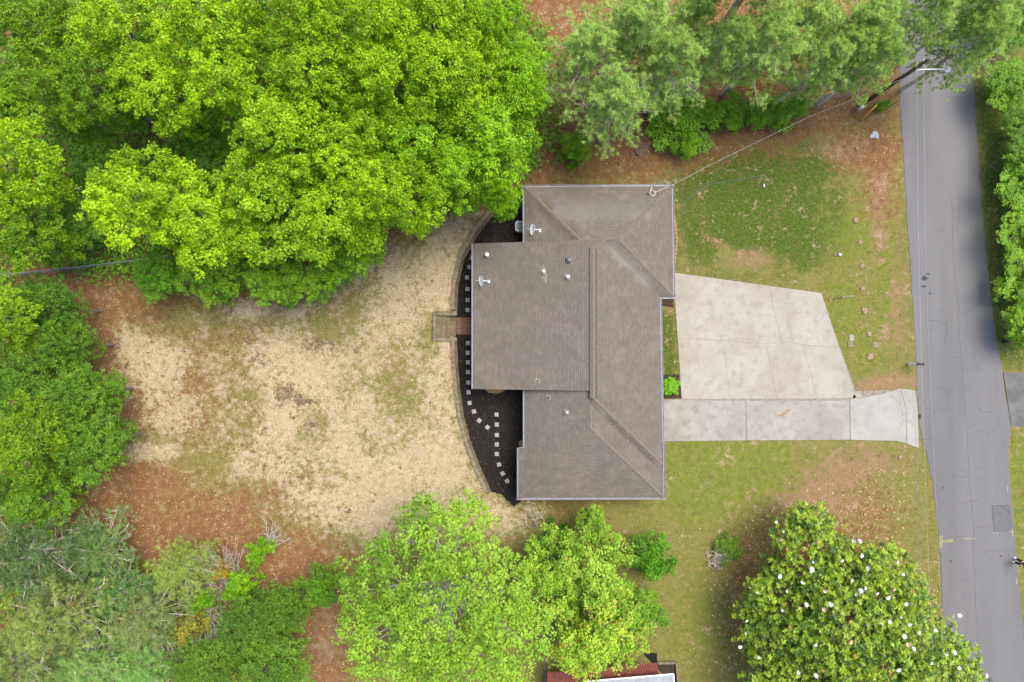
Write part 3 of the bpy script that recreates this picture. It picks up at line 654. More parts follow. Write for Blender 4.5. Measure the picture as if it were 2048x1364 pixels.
# ridge vent
a, c = Vector(P(1185.5, 497, RZ)), Vector(P(1187, 797, RZ))
vent = MB(); x0 = a.x; L = a.y - c.y
vent.add([(x0 - .2, a.y, RZ + .01), (x0, a.y, RZ + .1), (x0 + .2, a.y, RZ + .01), (x0 + .02 - .2, c.y, RZ + .01), (x0 + .02, c.y, RZ + .1), (x0 + .22, c.y, RZ + .01)], [(0, 1, 4, 3), (1, 2, 5, 4), (0, 2, 1), (3, 4, 5)])
rv = vent.build('ridge_vent', M['cap'], roof)
b = MB(); b.box((x0 - .225, (a.y + c.y) / 2, RZ + .03), (.06, L, .12)).box((x0 + .245, (a.y + c.y) / 2, RZ - .03), (.06, L, .12)); b.build('vent_slot', M['black'], roof)
# gutters
gut_n = 0
def gutter(p0, p1, out, label=None, spacing=1.05):
    p0 = Vector(p0); p1 = Vector(p1); o = Vector((out[0], out[1], 0)).normalized(); d = (p1 - p0); L = d.length; d.normalize()
    b = MB(); w_, h_ = 0.135, 0.11; z = -0.03
    prof = [(0.0, z), (0.0, z - h_), (w_ * .75, z - h_), (w_, z), (w_ + .018, z), (w_ + .018, z - .015), (w_ * .78, z - h_ - .012), (-.0, z - h_ - .012)]
    V = []; n = len(prof)
    for e in (p0, p1): V += [e + o * u + Vector((0, 0, v)) for u, v in prof]
    b.add(V, [(i, (i + 1) % n, n + (i + 1) % n, n + i) for i in range(n)] + [tuple(range(n)), tuple(range(2 * n - 1, n - 1, -1))])
    gt = b.build('gutter', M['gutter'], house)
    k = int(L / spacing)
    for i in range(k + 1):
        t_ = min(max((i + .5) / (k + 1) + random.uniform(-.015, .015), .01), .99); c = p0.lerp(p1, t_) + o * (w_ / 2) + Vector((0, 0, z + .012))
        MB().box(c, (w_ + .01, .03, .016), math.atan2(o.y, o.x)).build('bracket', M['gutter_lt'], gt)
    return gt
e_ = lambda a, dx=0, dy=0: Q[a] + Vector((dx, dy, 0))
gutter(e_('NW', -.14, 0), e_('NE', .14, 0), (0, 1)); gutter(e_('NE'), e_('WE'), (1, 0)); gutter(e_('WE', .15, 0), e_('IN', 0, 0), (0, -1)); gutter(e_('IN', 0, -.15), e_('IS'), (1, 0), spacing=1.2)
gutter(Vector(P(1326, 887, E1 + .02)), e_('SE', 0, 0), (1, 0)); gutter(e_('SE', .15, 0), e_('SW', -.15, 0), (0, -1)); gutter(e_('SW'), e_('WJ'), (-1, 0)); gutter(Vector(P(1050, 779, E0)), e_('WJ2'), (-1, 0)); gutter(e_('NW'), Vector(P(1050, 486, E0)), (-1, 0))
gutter((aW, aN, AE), (aW, aS, AE), (-1, 0))
# walls
def wallring(name, pts, z0, z1):
    V = []; Fq = []; UV = []; run = 0
    for i in range(len(pts)):
        a = pts[i]; c = pts[(i + 1) % len(pts)]; L = math.hypot(c[0] - a[0], c[1] - a[1]); o = len(V)
        V += [(a[0], a[1], z0), (c[0], c[1], z0), (c[0], c[1], z1), (a[0], a[1], z1)]; Fq.append((o, o + 1, o + 2, o + 3)); UV += [(run, z0), (run + L, z0), (run + L, z1), (run, z1)]; run += L
    return mesh(name, V, Fq, M['brick'], house, uv=UV)
i_ = 0.5
wr = [(Q['NW'].x + i_, Q['NW'].y - i_), (Q['NE'].x - i_, Q['NE'].y - i_), (Q['WE'].x - i_, Q['WE'].y + i_), (Q['IN'].x - i_, Q['IN'].y + i_), (Q['IS'].x - i_, Q['IS'].y), (Q['SE'].x - i_, Q['SE'].y + i_), (Q['SW'].x + i_, Q['SW'].y + i_), (Q['WJ'].x + i_, Q['WJ'].y - i_), (Q['WJ2'].x + i_, Q['WJ2'].y - i_)]
wallring('wall', wr, -.1, 2.72)
wallring('addition_wall', [(aW + .45, aN - .35), (Q['NW'].x + 1, aN - .35), (Q['NW'].x + 1, aS + .35), (aW + .45, aS + .35)], -.1, 2.55)
def window(x, y, z, wd, ht, nx_, ny_, door=False):
    ang = math.atan2(ny_, nx_); nm = 'door' if door else 'window'
    f = MB().box((0, 0, 0), (.06, wd + .14, ht + .14)).build(nm, M['white'], house); f.location = (x, y, z); f.rotation_euler = (0, 0, ang)
    if not door:
        for sy in (-1, 1): o = MB().box((.035, sy * wd / 4, 0), (.02, wd / 2 - .04, ht - .04)).build('pane', M['glass'], f)
    else: MB().lathe([(.03, 0), (.03, .05)], (.05, wd * .4, 0), 8).build('handle', M['galv'], f)
yl = P(0, 651)[1]
window(aW + .43, yl, 1.05, .9, 2.0, -1, 0, True); window(aW + .43, yl + 4, 1.5, 1.4, 1.1, -1, 0); window(aW + .43, yl - 3.2, 1.5, 1.4, 1.1, -1, 0)
xe = Q['NE'].x - i_ + .02
window(xe, 10, 1.4, 1.6, 1.3, 1, 0); window(xe, 6, 1.4, 1.6, 1.3, 1, 0); xf = Q['IN'].x - i_ + .02
window(xf, 0, 1.05, 1.0, 2.0, 1, 0, True); window(xf, -3, 1.4, 1.6, 1.3, 1, 0); window(Q['SE'].x - i_ + .02, -9.5, 1.4, 1.6, 1.3, 1, 0); window(Q['WJ2'].x + i_ - .02, -6, 1.5, 1.2, 1.1, -1, 0)
# roof fittings -----------------------------------------------------
def addz(x): return AE + (RZ + .04 - AE) * (x - aW) / (aR - aW)
def mainWz(x): return E0 + (RZ - E0) * (x - Q['W0'].x) / (Q['RM'].x - Q['W0'].x)
def at_roof(px, py, zf):
    z = 3.5
    for _ in range(6): x, y, _z = P(px, py, z); z = zf(x)
    return x, y, z
def vent_cap(px, py, zf, cap_r, h, mat, pipe_r=.06, flash=.36, dome=True):
    x, y, z = at_roof(px, py, zf); sl_ = -math.atan((zf(1.1) - zf(1.0)) / .1)
    f = MB().box((0, 0, 0), (flash, flash, .012)).build('vent', M['flash'], roof); f.location = (x, y, z + .02); f.rotation_euler = (0, sl_, 0)
    b = MB(); b.lathe([(pipe_r, -.05), (pipe_r, h)], (x, y, z), 12)
    prof = [(cap_r, h), (cap_r, h + .04), (cap_r * .8, h + .11), (cap_r * .35, h + .14)] if dome else [(pipe_r * 1.25, 0), (pipe_r * 1.25, .08)]
    b.lathe(prof, (x, y, z), 16); o = b.build('vent', mat, roof, smooth=False); return x, y, z
vent_cap(974, 510, addz, .15, .28, M['white']); x, y, z = vent_cap(1087, 543, addz, .11, .25, M['white'], flash=.4)
vent_cap(1135, 554, addz, .16, .22, M['galv'], .1, .42)
x2, y2, z2 = at_roof(1138, 520, addz); b = MB(); b.box((x2, y2, z2 + .06), (.42, .42, .1)).lathe([(.2, .1), (.21, .2), (.15, .28), (.05, .3)], (x2, y2, z2), 16); b.build('vent', M['dark_metal'], roof)
vent_cap(1076, 762, addz, .05, .35, M['black'], .05, .34, False); vent_cap(1097.5, 795, mainWz, .05, .35, M['black'], .05, .34, False); vent_cap(1133, 824, mainWz, .12, .22, M['galv'], .08, .38)
slp = -math.atan((addz(1.1) - addz(1.0)) / .1)
for i, (px, py, w1, h1) in enumerate([(1087, 535, .2, .22), (1091, 549, .24, .18), (1089, 555, .42, .18), (1091, 560, .24, .18), (1092, 564, .14, .14), (1130, 553, .1, .5), (1073, 755, .08, .45), (1071, 763, .08, .5), (1094, 790, .08, .5)]):
    zf = mainWz if py > 780 else addz; x, y, z = at_roof(px, py, zf); o = MB().box((0, 0, 0), (w1, h1, .012)).build('replacement_shingle', M['patch_shingle'], roof); o.location = (x, y, z + .012); o.rotation_euler = (0, slp if zf is addz else -math.atan((mainWz(1.1) - mainWz(1.0)) / .1), 0)
# leaves in the S valley
b = MB()
for k in range(15):
    u = random.choice([.28, .32, .36, .51, .51, .82, .86]) + random.gauss(0, .012); p = Q['SR0'].lerp(Q['VE'], u) + Vector((random.gauss(0, .06), random.gauss(0, .06), .03)); b.box(p, (.08, .045, .01), random.uniform(0, 3), random.uniform(-.3, .3))
b.build('leaf_debris', M['tanblock'], roof)['kind'] = 'stuff'

def dish(px, py, zf, label, tilt, az):
    x, y, z = at_roof(px + 20, py, zf); r = empty('satellite_dish', (x, y, z)); tag(r, label, 'satellite dish', 'satellite dishes on the roof')
    MB().box((0, 0, .02), (.14, .2, .03), 0, 0).build('foot', M['galv'], r)
    MB().tube([(0, 0, .02), (-.1, 0, .35), (-.42, .02, .45)], .024, 8).build('mast', M['dish'], r)
    V = []; seg = 28; rings = 5
    for i in range(rings + 1):
        t_ = i / rings
        for j in range(seg): g_ = 6.2832 * j / seg; V.append((.36 * t_ * math.cos(g_), .42 * t_ * math.sin(g_), .07 * t_ * t_))
    n = len(V); V += [(v[0], v[1], v[2] - .015) for v in V]; Fq = []
    for i in range(rings):
        for j in range(seg):
            a_, b_, c_, d_ = i * seg + j, i * seg + (j + 1) % seg, (i + 1) * seg + (j + 1) % seg, (i + 1) * seg + j; Fq += [(a_, b_, c_, d_), (n + d_, n + c_, n + b_, n + a_)]
    for j in range(seg): a_, b_ = rings * seg + j, rings * seg + (j + 1) % seg; Fq.append((a_, n + a_, n + b_, b_))
    o = mesh('reflector', V, Fq, M['dish'], r, True); o.location = (-.52, .02, .5); o.rotation_euler = (0, math.radians(tilt), math.radians(az))
    MB().tube([(-.5, .02, .3), (-.85, .02, .45), (-1.0, .02, .62)], .014, 6).build('arm', M['galv'], r)
    MB().box((-1.0, .02, .66), (.07, .05, .05)).build('receiver', M['dark_metal'], r); return r
dish(958, 563, addz, 'white oval satellite dish near the west edge of the lower addition roof', -64, 8)
dish(1060, 461, mainWz, 'white oval satellite dish on the mossy upper roof corner beside heat pump', -62, -4)
# service head and loose cable coil at the NE corner
x, y, z = P(1303, 386, E0 + .2); r = empty('service_cable_coil', (x, y, z)); tag(r, 'loose coil of white and black cable lying on the roof corner', 'cable')
b = MB(); b.tube([(.2 * math.cos(a) + .02 * a, .2 * math.sin(a), .07 + .02 * math.sin(3 * a)) for a in np.linspace(0, 7, 22)], .011, 6).tube([(.2, 0, .1), (.6, .2, .0), (1.3, .5, -.05)], .009, 6).tube([(-.1, .2, .08), (0, .4, .08), (.1, .5, .03)], .016, 6); b.build('white_cable', M['white'], r)
b = MB(); b.tube([(-.35, -.05, .06), (-.3, -.1, .1), (-.15, -.15, .06)], .03, 6).tube([(.42, -.1, .05), (.45, .02, .07), (.4, .12, .05)], .022, 6).tube([(0, .5, .05), (.12, .48, .05)], .03, 6); b.build('black_cable', M['black'], r)
# heat pump under the west eave
x, y, z = P(1041, 452, .8); r = empty('heat_pump', (x, y, 0)); tag(r, 'pale green grey outdoor heat pump with fan grille beside west eave', 'heat pump')
b = MB(); hw = .42; b.prism([(-hw, -hw * .7), (-hw * .7, -hw), (hw * .7, -hw), (hw, -hw * .7), (hw, hw * .7), (hw * .7, hw), (-hw * .7, hw), (-hw, hw * .7)], 0, .78); b.build('casing', M['pedestal'], r, bevel=.02)
b = MB()
for k in range(7): rr = .06 + k * .045; b.tube([(rr * math.cos(a), rr * math.sin(a), .81) for a in np.linspace(0, 6.2832, 25)], .008, 4, False)
for k in range(8): b.tube([(0, 0, .815), (.36 * math.cos(k * .785), .36 * math.sin(k * .785), .815)], .008, 4)
b.build('fan_grille', M['white'], r); MB().lathe([(.34, .781), (.34, .79)], seg=24).build('fan_well', M['dark_metal'], r)
# straw heaps beside the house
def heap(px, py, rx_, ry_, label):
    V = []; Fq = []; x, y, _ = P(px, py); n = 16
    for i in range(4):
        for j in range(n): t_ = 1 - i / 3.3; V.append((x + rx_ * t_ * math.cos(6.283 * j / n) * random.uniform(.85, 1.1), y + ry_ * t_ * math.sin(6.283 * j / n) * random.uniform(.85, 1.1), -.02 + .22 * (1 - t_ * t_) + random.uniform(-.02, .02)))
    for i in range(3):
        for j in range(n): Fq.append((i * n + j, i * n + (j + 1) % n, (i + 1) * n + (j + 1) % n, (i + 1) * n + j))
    Fq.append(tuple(range(3 * n, 4 * n))); tag(mesh('straw_heap', V, Fq, M['tanblock'], smooth=True), label, 'straw')
heap(992, 776, .85, .5, 'low tan straw heap at the south edge of the addition roof'); heap(1047, 888, .42, .4, 'small tan straw heap in the corner of the west eave')

# ------------------------------------------------------------------ plants: shared crowns made of leaf-sized faces
def unit(v): return v / np.maximum(np.linalg.norm(v, axis=1, keepdims=True), 1e-6)
def leaf_mesh(name, Pt, D, N, L, W, tint, bend=0.25):
    """kite-shaped leaf blades, one quad each, folded along the midrib by a little droop"""
    S = unit(np.cross(N, D)); N2 = np.cross(D, S); L = L[:, None]; W = W[:, None]
    v0 = Pt; v1 = Pt + D * L * .48 + S * W * .5 - N2 * L * bend * .25; v2 = Pt + D * L - N2 * L * bend; v3 = Pt + D * L * .48 - S * W * .5 - N2 * L * bend * .25
    V = np.stack([v0, v1, v2, v3], 1).reshape(-1, 3); F_ = np.arange(len(V)).reshape(-1, 4)
    return np_mesh(name, V, F_, {'tint': np.repeat(tint, 4)})
def sph(r, n, zmin=-1.0):
    z = r.uniform(zmin, 1, n); a = r.uniform(0, 2 * np.pi, n); q_ = np.sqrt(1 - z * z); return np.stack([q_ * np.cos(a), q_ * np.sin(a), z], 1)
def leaf_cloud(r, C, rad, nper, flat=0.6, spread=0.35):
    """leaves round clump centres C: denser on the clump's outer shell"""
    n = len(C) * nper; k = np.repeat(np.arange(len(C)), nper)
    d = sph(r, n, -0.55); rr = rad[k] * r.uniform(0.35, 1.08, n) ** 0.6
    off = d * rr[:, None]; off[:, 2] *= flat
    P_ = C[k] + off
    N_ = unit(d * 0.55 + np.array([0, 0, 0.75]) + r.normal(0, spread, (n, 3)))
    D_ = unit(np.cross(N_, unit(r.normal(0, 1, (n, 3)))) + d * 0.4 * np.array([1, 1, .2]))
    D_ = unit(D_ - N_ * np.sum(D_ * N_, 1, keepdims=True))
    return P_, D_, N_, k
def crown(name, seed, lobes, spacing, nper, crad, leaf, flat=0.6, tints=(0.15, 0.85), zmin=-0.25, sprays=0.25, wide=0.62, wild=0.0):
    r = np.random.default_rng(seed); Cs = []; LT = []
    for (x, y, z, rx_, rz_) in lobes:
        lt_ = r.uniform(tints[0], tints[1])
        n = int(2.1 * np.pi * rx_ * rx_ / spacing ** 2) + 3; d = sph(r, n, zmin)
        rad = r.uniform(0.5, 1.1, n); rad[r.random(n) < 0.12] *= 0.6; sp_ = r.random(n) < 0.10; rad[sp_] *= r.uniform(1.1, 1.4, sp_.sum())
        rad *= 1 + 0.22 * np.sin(d[:, 0] * 5 + seed) * np.cos(d[:, 1] * 6 + seed * 2)
        Cs.append(np.array([x, y, z]) + d * rad[:, None] * np.array([rx_, rx_, rz_])); LT.append(np.full(n, lt_))
    C = np.concatenate(Cs)
    # drop clumps buried deep inside another lobe
    keep = np.ones(len(C), bool)
    for (x, y, z, rx_, rz_) in lobes:
        q_ = (C - np.array([x, y, z])) / np.array([rx_, rx_, rz_]); keep &= (np.sum(q_ ** 2, 1) > 0.42)
    C = C[keep]; LT = np.concatenate(LT)[keep]
    rad = crad * r.uniform(0.6, 1.35, len(C))
    P_, D_, N_, k = leaf_cloud(r, C, rad, nper, flat)
    ct = np.clip(LT * .65 + r.uniform(tints[0], tints[1], len(C)) * .35 + r.normal(0, .1, len(C)), 0, .92)
    tint = np.clip(ct[k] + r.normal(0, 0.16, len(k)), 0, 0.9); tint[r.random(len(k)) < wild] = 0.99
    L = leaf * r.uniform(0.5, 1.45, len(k))
    return leaf_mesh(name, P_, D_, N_, L, L * wide, tint), C
def limbs(seed, H, r0, targets, n=10, wob=0.25, seg=6):
    r = random.Random(seed); b = MB(); top = max(t_[2] for t_ in targets) * 0.8
    pts = [(r.gauss(0, .06) * i, r.gauss(0, .06) * i, top * i / 5) for i in range(6)]
    b.tube(pts, [r0 * (1.25 if i == 0 else 1 - i * .16) for i in range(6)], 8)
    tg = list(targets); r.shuffle(tg)
    for t_ in tg[:n]:
        i = r.randint(2, 4); a = Vector(pts[i]); e = Vector(t_); m_ = a.lerp(e, .5) + Vector((r.gauss(0, wob), r.gauss(0, wob), .15))
        b.tube([a, m_, e], [r0 * (.5 - .05 * i), r0 * .26, r0 * .07], seg)
        for _ in range(3):
            u = r.uniform(.4, .95); s0 = (a.lerp(m_, u * 2) if u < .5 else m_.lerp(e, u * 2 - 1)); e2 = s0 + Vector((r.gauss(0, .7), r.gauss(0, .7), r.uniform(.1, .8)))
            b.tube([s0, e2], [r0 * .12, r0 * .03], 4)
    me = bpy.data.meshes.new('trunk'); me.from_pydata(b.v, [], b.f); me.update(); return me
def rand_lobes(seed, R, zc, n=8, top=True, fl=0.62):
    r = random.Random(seed); L = []
    for i in range(n + 4):                                     # irregular outer boughs
        a = 2 * math.pi * (i + r.uniform(-.45, .45)) / (n + 4); d = R * r.uniform(.45, .82); rr = R * r.uniform(.17, .34)
        L.append((d * math.cos(a), d * math.sin(a), zc + r.uniform(-1.8, .6), rr, rr * r.uniform(.55, .8)))
    for i in range(7):
        a = r.uniform(0, 6.28); d = R * r.uniform(0, .45); rr = R * r.uniform(.22, .36); L.append((d * math.cos(a), d * math.sin(a), zc + R * r.uniform(.02, .36), rr, rr * .7))
    for i in range(7):                                         # lower skirt round the trunk
        a = 2 * math.pi * i / 7 + r.uniform(-.3, .3); d = R * r.uniform(.2, .5); rr = R * r.uniform(.24, .34); L.append((d * math.cos(a), d * math.sin(a), zc * r.uniform(.42, .72), rr, rr * .9))
    return L
PROTO = {}
def make_proto(key, crown_me, trunk_me, leafm, barkm=None, H=14.0, R=4.5):
    crown_me.materials.append(leafm); trunk_me.materials.append(barkm or M['bark'])
    PROTO[key] = (crown_me, trunk_me, H, R)
def decid(key, seed, R, H, zc, spacing, nper, crad, leaf, leafm, n=8, wild=0.0, flat=0.6, tints=(.15, .85), br=10):
    lb = rand_lobes(seed, R, zc, n); cm, C = crown('crown', seed, lb, spacing, nper, crad, leaf, flat, tints, wild=wild)
    make_proto(key, cm, limbs(seed, H, .2, [(l[0], l[1], l[2] + l[4] * .4) for l in lb] + [tuple(c) for c in C[::max(1, len(C) // 12)]], br), leafm, None, H, R)
for i in range(5): decid(f'lime{i}', 100 + i, 4.5, 14, 10.6, .52, 38, .34, .19, M['leaf_lime'], n=7 + i % 3)
for i in range(3): decid(f'green{i}', 200 + i, 4.0, 11, 8.2, .50, 38, .32, .16, M['leaf_green'], n=7 + i % 3)
# the big maple: airy, long leaves, limbs show through
r_ = random.Random(9); ml = [(0, 0, 9.2, 3.2, 2.2), (2.8, 1.6, 8.6, 2.6, 1.9), (-3, 1.4, 8.0, 2.6, 1.8), (-3.2, -2.2, 7.6, 2.6, 1.9), (1.4, -3.4, 8.4, 3.0, 2.0), (4.2, -1.6, 7.6, 2.2, 1.7), (.4, 3.8, 7.6, 2.2, 1.6), (-.6, -.5, 9.8, 2.0, 1.4), (-4.9, .2, 6.8, 1.6, 1.2), (-1.3, 4.9, 6.6, 1.2, 1.0), (1.6, 5.0, 6.6, 1.2, 1.0)]
cm, C = crown('crown', 301, ml, .50, 36, .38, .18, .55, (.1, .9), -.3)
make_proto('maple', cm, limbs(301, 11, .26, [(l[0], l[1], l[2] + l[4] * .2) for l in ml] + [tuple(c * np.array([.9, .9, .92])) for c in C[::16]], 40, .5), M['leaf_maple'], plain('pale_maple_bark', (.36, .33, .30, 1), .85, .3, 5), 11, 7.0)
decid('oak0', 310, 3.6, 8, 6.2, .55, 36, .36, .18, M['leaf_oak'], 8, .05, br=24)
for i in range(2): decid(f'shrub{i}', 320 + i, 2.0, 3.0, 1.8, .42, 46, .30, .13, M['leaf_green'], 6, br=5)
decid('yellow', 330, 1.6, 3.0, 1.9, .40, 40, .28, .13, M['leaf_yellow'], 6, br=6)
# clipped evergreen: steep narrow sprays
lb = [(0, 0, .45, .62, .45)]; cm, C = crown('crown', 340, lb, .11, 34, .10, .11, .9, (.3, .9), -.1, wide=.22)
make_proto('bush', cm, limbs(340, 1, .04, [(.2, 0, .5), (-.2, .1, .5), (0, -.2, .6)], 3), M['leaf_green'], None, 1, .7)
# magnolia: rosettes of long stiff leaves, broad uneven outline
def magnolia():
    r = np.random.default_rng(400); cx, cy = 1690, 1240; zt = 6.0; k = K0 * (1 - zt / CAM_H)
    LB = []
    for (px, py, rp_, z) in [(1690, 1240, 150, 6.2), (1620, 1110, 95, 4.6), (1570, 1200, 85, 4.4), (1560, 1290, 80, 4.2), (1760, 1160, 85, 4.4), (1810, 1240, 80, 4.4), (1700, 1300, 120, 7.2), (1620, 1340, 100, 5.0), (1790, 1320, 110, 5.2), (1880, 1310, 80, 3.8), (1950, 1350, 55, 3.2), (1640, 1060, 55, 3.2), (1680, 1180, 100, 6.0), (1600, 1420, 120, 5), (1740, 1430, 140, 6), (1880, 1410, 110, 4.5), (1535, 1235, 55, 3.4), (1850, 1190, 40, 3.2)]:
        LB.append(((px - cx) * k, -(py - cy) * k, z, rp_ * .9 * k, max(1.1, rp_ * k * .58)))
    Cs = []
    for (x, y, z, a, b_) in LB:
        n = int(3.2 * np.pi * a * a / .34 ** 2); d = sph(r, n, -.2); rad = r.uniform(.62, 1.08, n); sp_ = r.random(n) < .08; rad[sp_] *= r.uniform(1.05, 1.3, sp_.sum()); rad *= 1 + .2 * np.sin(d[:, 0] * 6 + x) * np.cos(d[:, 1] * 7 + y)
        Cs.append((np.array([x, y, z]) + d * rad[:, None] * np.array([a, a, b_]), d))
    C = np.concatenate([c[0] for c in Cs]); dd = np.concatenate([c[1] for c in Cs]); keep = np.ones(len(C), bool)
    for (x, y, z, a, b_) in LB: keep &= np.sum(((C - np.array([x, y, z])) / np.array([a, a, b_])) ** 2, 1) > .38
    C = C[keep]; dd = dd[keep]; nl = 9; n = len(C) * nl; kk = np.repeat(np.arange(len(C)), nl)
    axis_ = unit(dd * .6 + np.array([0, 0, .8]) + r.normal(0, .25, dd.shape))[kk]
    ang = np.tile(np.arange(nl) * 2.4, len(C)) + r.uniform(0, 6.28, len(C))[kk]
    u = unit(np.cross(axis_, np.array([.3, .9, .1]))); v = np.cross(axis_, u); el = r.uniform(.05, .9, n)
    D_ = unit((u * np.cos(ang)[:, None] + v * np.sin(ang)[:, None]) * np.cos(el)[:, None] + axis_ * np.sin(el)[:, None])
    N_ = unit(axis_ - D_ * np.sum(axis_ * D_, 1, keepdims=True)); P_ = C[kk] + axis_ * r.uniform(-.12, .08, n)[:, None]
    ct = np.clip(r.beta(1.6, 1.3, len(C)), 0, 1); tint = np.clip(ct[kk] + r.normal(0, .12, n), 0, .92)
    L = r.uniform(.17, .29, n); cm = leaf_mesh('crown', P_, D_, N_, L, L * .42, tint, .12)
    tm = limbs(400, 8, .3, [(l[0], l[1], l[2]) for l in LB], 18)
    make_proto('magnolia', cm, tm, M['leaf_mag'], None, 8, 9); return C, dd, (cx, cy, zt, k)
MC, MD, MP = magnolia()
# pines: whorled limbs, soft brushes of needles, bare grey twigs
def pine(key, seed, R, H, nbr=40, tufts=30, needles=26):
    r = np.random.default_rng(seed); rr = random.Random(seed); b = MB(); T = []; TD = []; TK = []
    b.tube([(rr.gauss(0, .05) * i, rr.gauss(0, .05) * i, H * i / 6) for i in range(7)], [.24 * (1 - i * .135) for i in range(7)], 8)
    for i in range(nbr):
        f = (i + rr.random()) / nbr; z = H * (.46 + .54 * f); a = i * 2.4 + rr.gauss(0, .3); L = R * (1.0 - .8 * f ** 2.2) * rr.uniform(.55, 1.1)
        d = Vector((math.cos(a), math.sin(a), .05 + .45 * f)); s0 = Vector((0, 0, z)); e = s0 + d * L; m_ = s0.lerp(e, .5) - Vector((0, 0, .10 * L * (1 - f)))
        b.tube([s0, m_, e], [.05, .03, .012], 5)
        for j in range(tufts):
            u = min(1.0, rr.uniform(.3, 1.05)); p = (s0.lerp(m_, u * 2) if u < .5 else m_.lerp(e, u * 2 - 1)); w_ = .42 * L * (1.15 - u) + .16
            q_ = p + Vector((rr.gauss(0, w_ * .6), rr.gauss(0, w_ * .6), abs(rr.gauss(0, .25))))
            if rr.random() < .25: b.tube([p, q_], [.012, .006], 3, False)
            T.append(q_); TD.append((q_ - p).normalized() * .5 + d * .4 + Vector((0, 0, .7))); TK.append(i)
    for i in range(9):                                                     # bare dead limbs low in the crown
        a = rr.uniform(0, 6.28); z = H * rr.uniform(.5, .75); L = R * rr.uniform(.45, .9); s0 = Vector((0, 0, z)); e = s0 + Vector((math.cos(a) * L, math.sin(a) * L, rr.uniform(0, .8)))
        b.tube([s0, s0.lerp(e, .5) + Vector((0, 0, .15)), e], [.045, .03, .012], 4)
        for _ in range(5): p = s0.lerp(e, rr.uniform(.4, 1)); b.tube([p, p + Vector((rr.gauss(0, .4), rr.gauss(0, .4), rr.uniform(-.1, .5)))], [.018, .008], 3)
    T = np.array([tuple(v) for v in T]); TD = unit(np.array([tuple(v) for v in TD])); n = len(T) * needles; k = np.repeat(np.arange(len(T)), needles)
    D_ = unit(TD[k] * .6 + sph(r, n)); L = r.uniform(.18, .34, n); S = unit(np.cross(D_, r.normal(0, 1, (n, 3)))) * .018
    base = T[k] + r.normal(0, .03, (n, 3)); V = np.stack([base - S, base + S, base + D_ * L[:, None]], 1).reshape(-1, 3)
    ct = r.uniform(.15, .85, len(T)); ct[r.random(len(T)) < .015] = 1.0
    tint = ct[k] + np.where(ct[k] < .99, r.normal(0, .1, n), 0); tint = np.where(ct[k] < .99, np.clip(tint, 0, .9), 1.0)
    cm = np_mesh('crown', V, np.arange(len(V)).reshape(-1, 3), {'tint': np.repeat(tint, 3)})
    tm = bpy.data.meshes.new('trunk'); tm.from_pydata(b.v, [], b.f); tm.update(); make_proto(key, cm, tm, M['needle'], M['pine_bark'], H, R)
for i in range(3): pine(f'pine{i}', 500 + i, 3.6, 12.5, 50, 26, 34)

def plant(key, px, py, rpx, label, cat='tree', group=None, tint=(1, 1, 1), zc=None, hs=1.0, rot=None, name=None):
    cm, tm, H, R = PROTO[key]
    zc = (H * .7 if zc is None else zc) * hs; g0 = YARD if px < 890 else 0.0; k = K0 * (1 - (zc + g0) / CAM_H)
    x, y = (px - 1024) * k, (682 - py) * k; sc_ = rpx * k / R
    root = empty(name or {'tree': 'broadleaf_tree', 'pine': 'pine_tree', 'shrub': 'shrub'}[cat], (x, y, gzf(x, y) - .05), rot if rot is not None else random.uniform(0, 6.28)); root.scale = (sc_, sc_, hs)
    c = bpy.data.objects.new('crown', cm); t_ = bpy.data.objects.new('trunk', tm)
    for o in (c, t_): COL.objects.link(o); o.parent = root
    c.color = tint + (1,)
    tag(root, label, {'pine': 'pine tree'}.get(cat, cat), group); return root
FG = 'broadleaf trees of the wood'
Lm = lambda: random.choice(['lime0', 'lime1', 'lime2', 'lime3', 'lime4'])
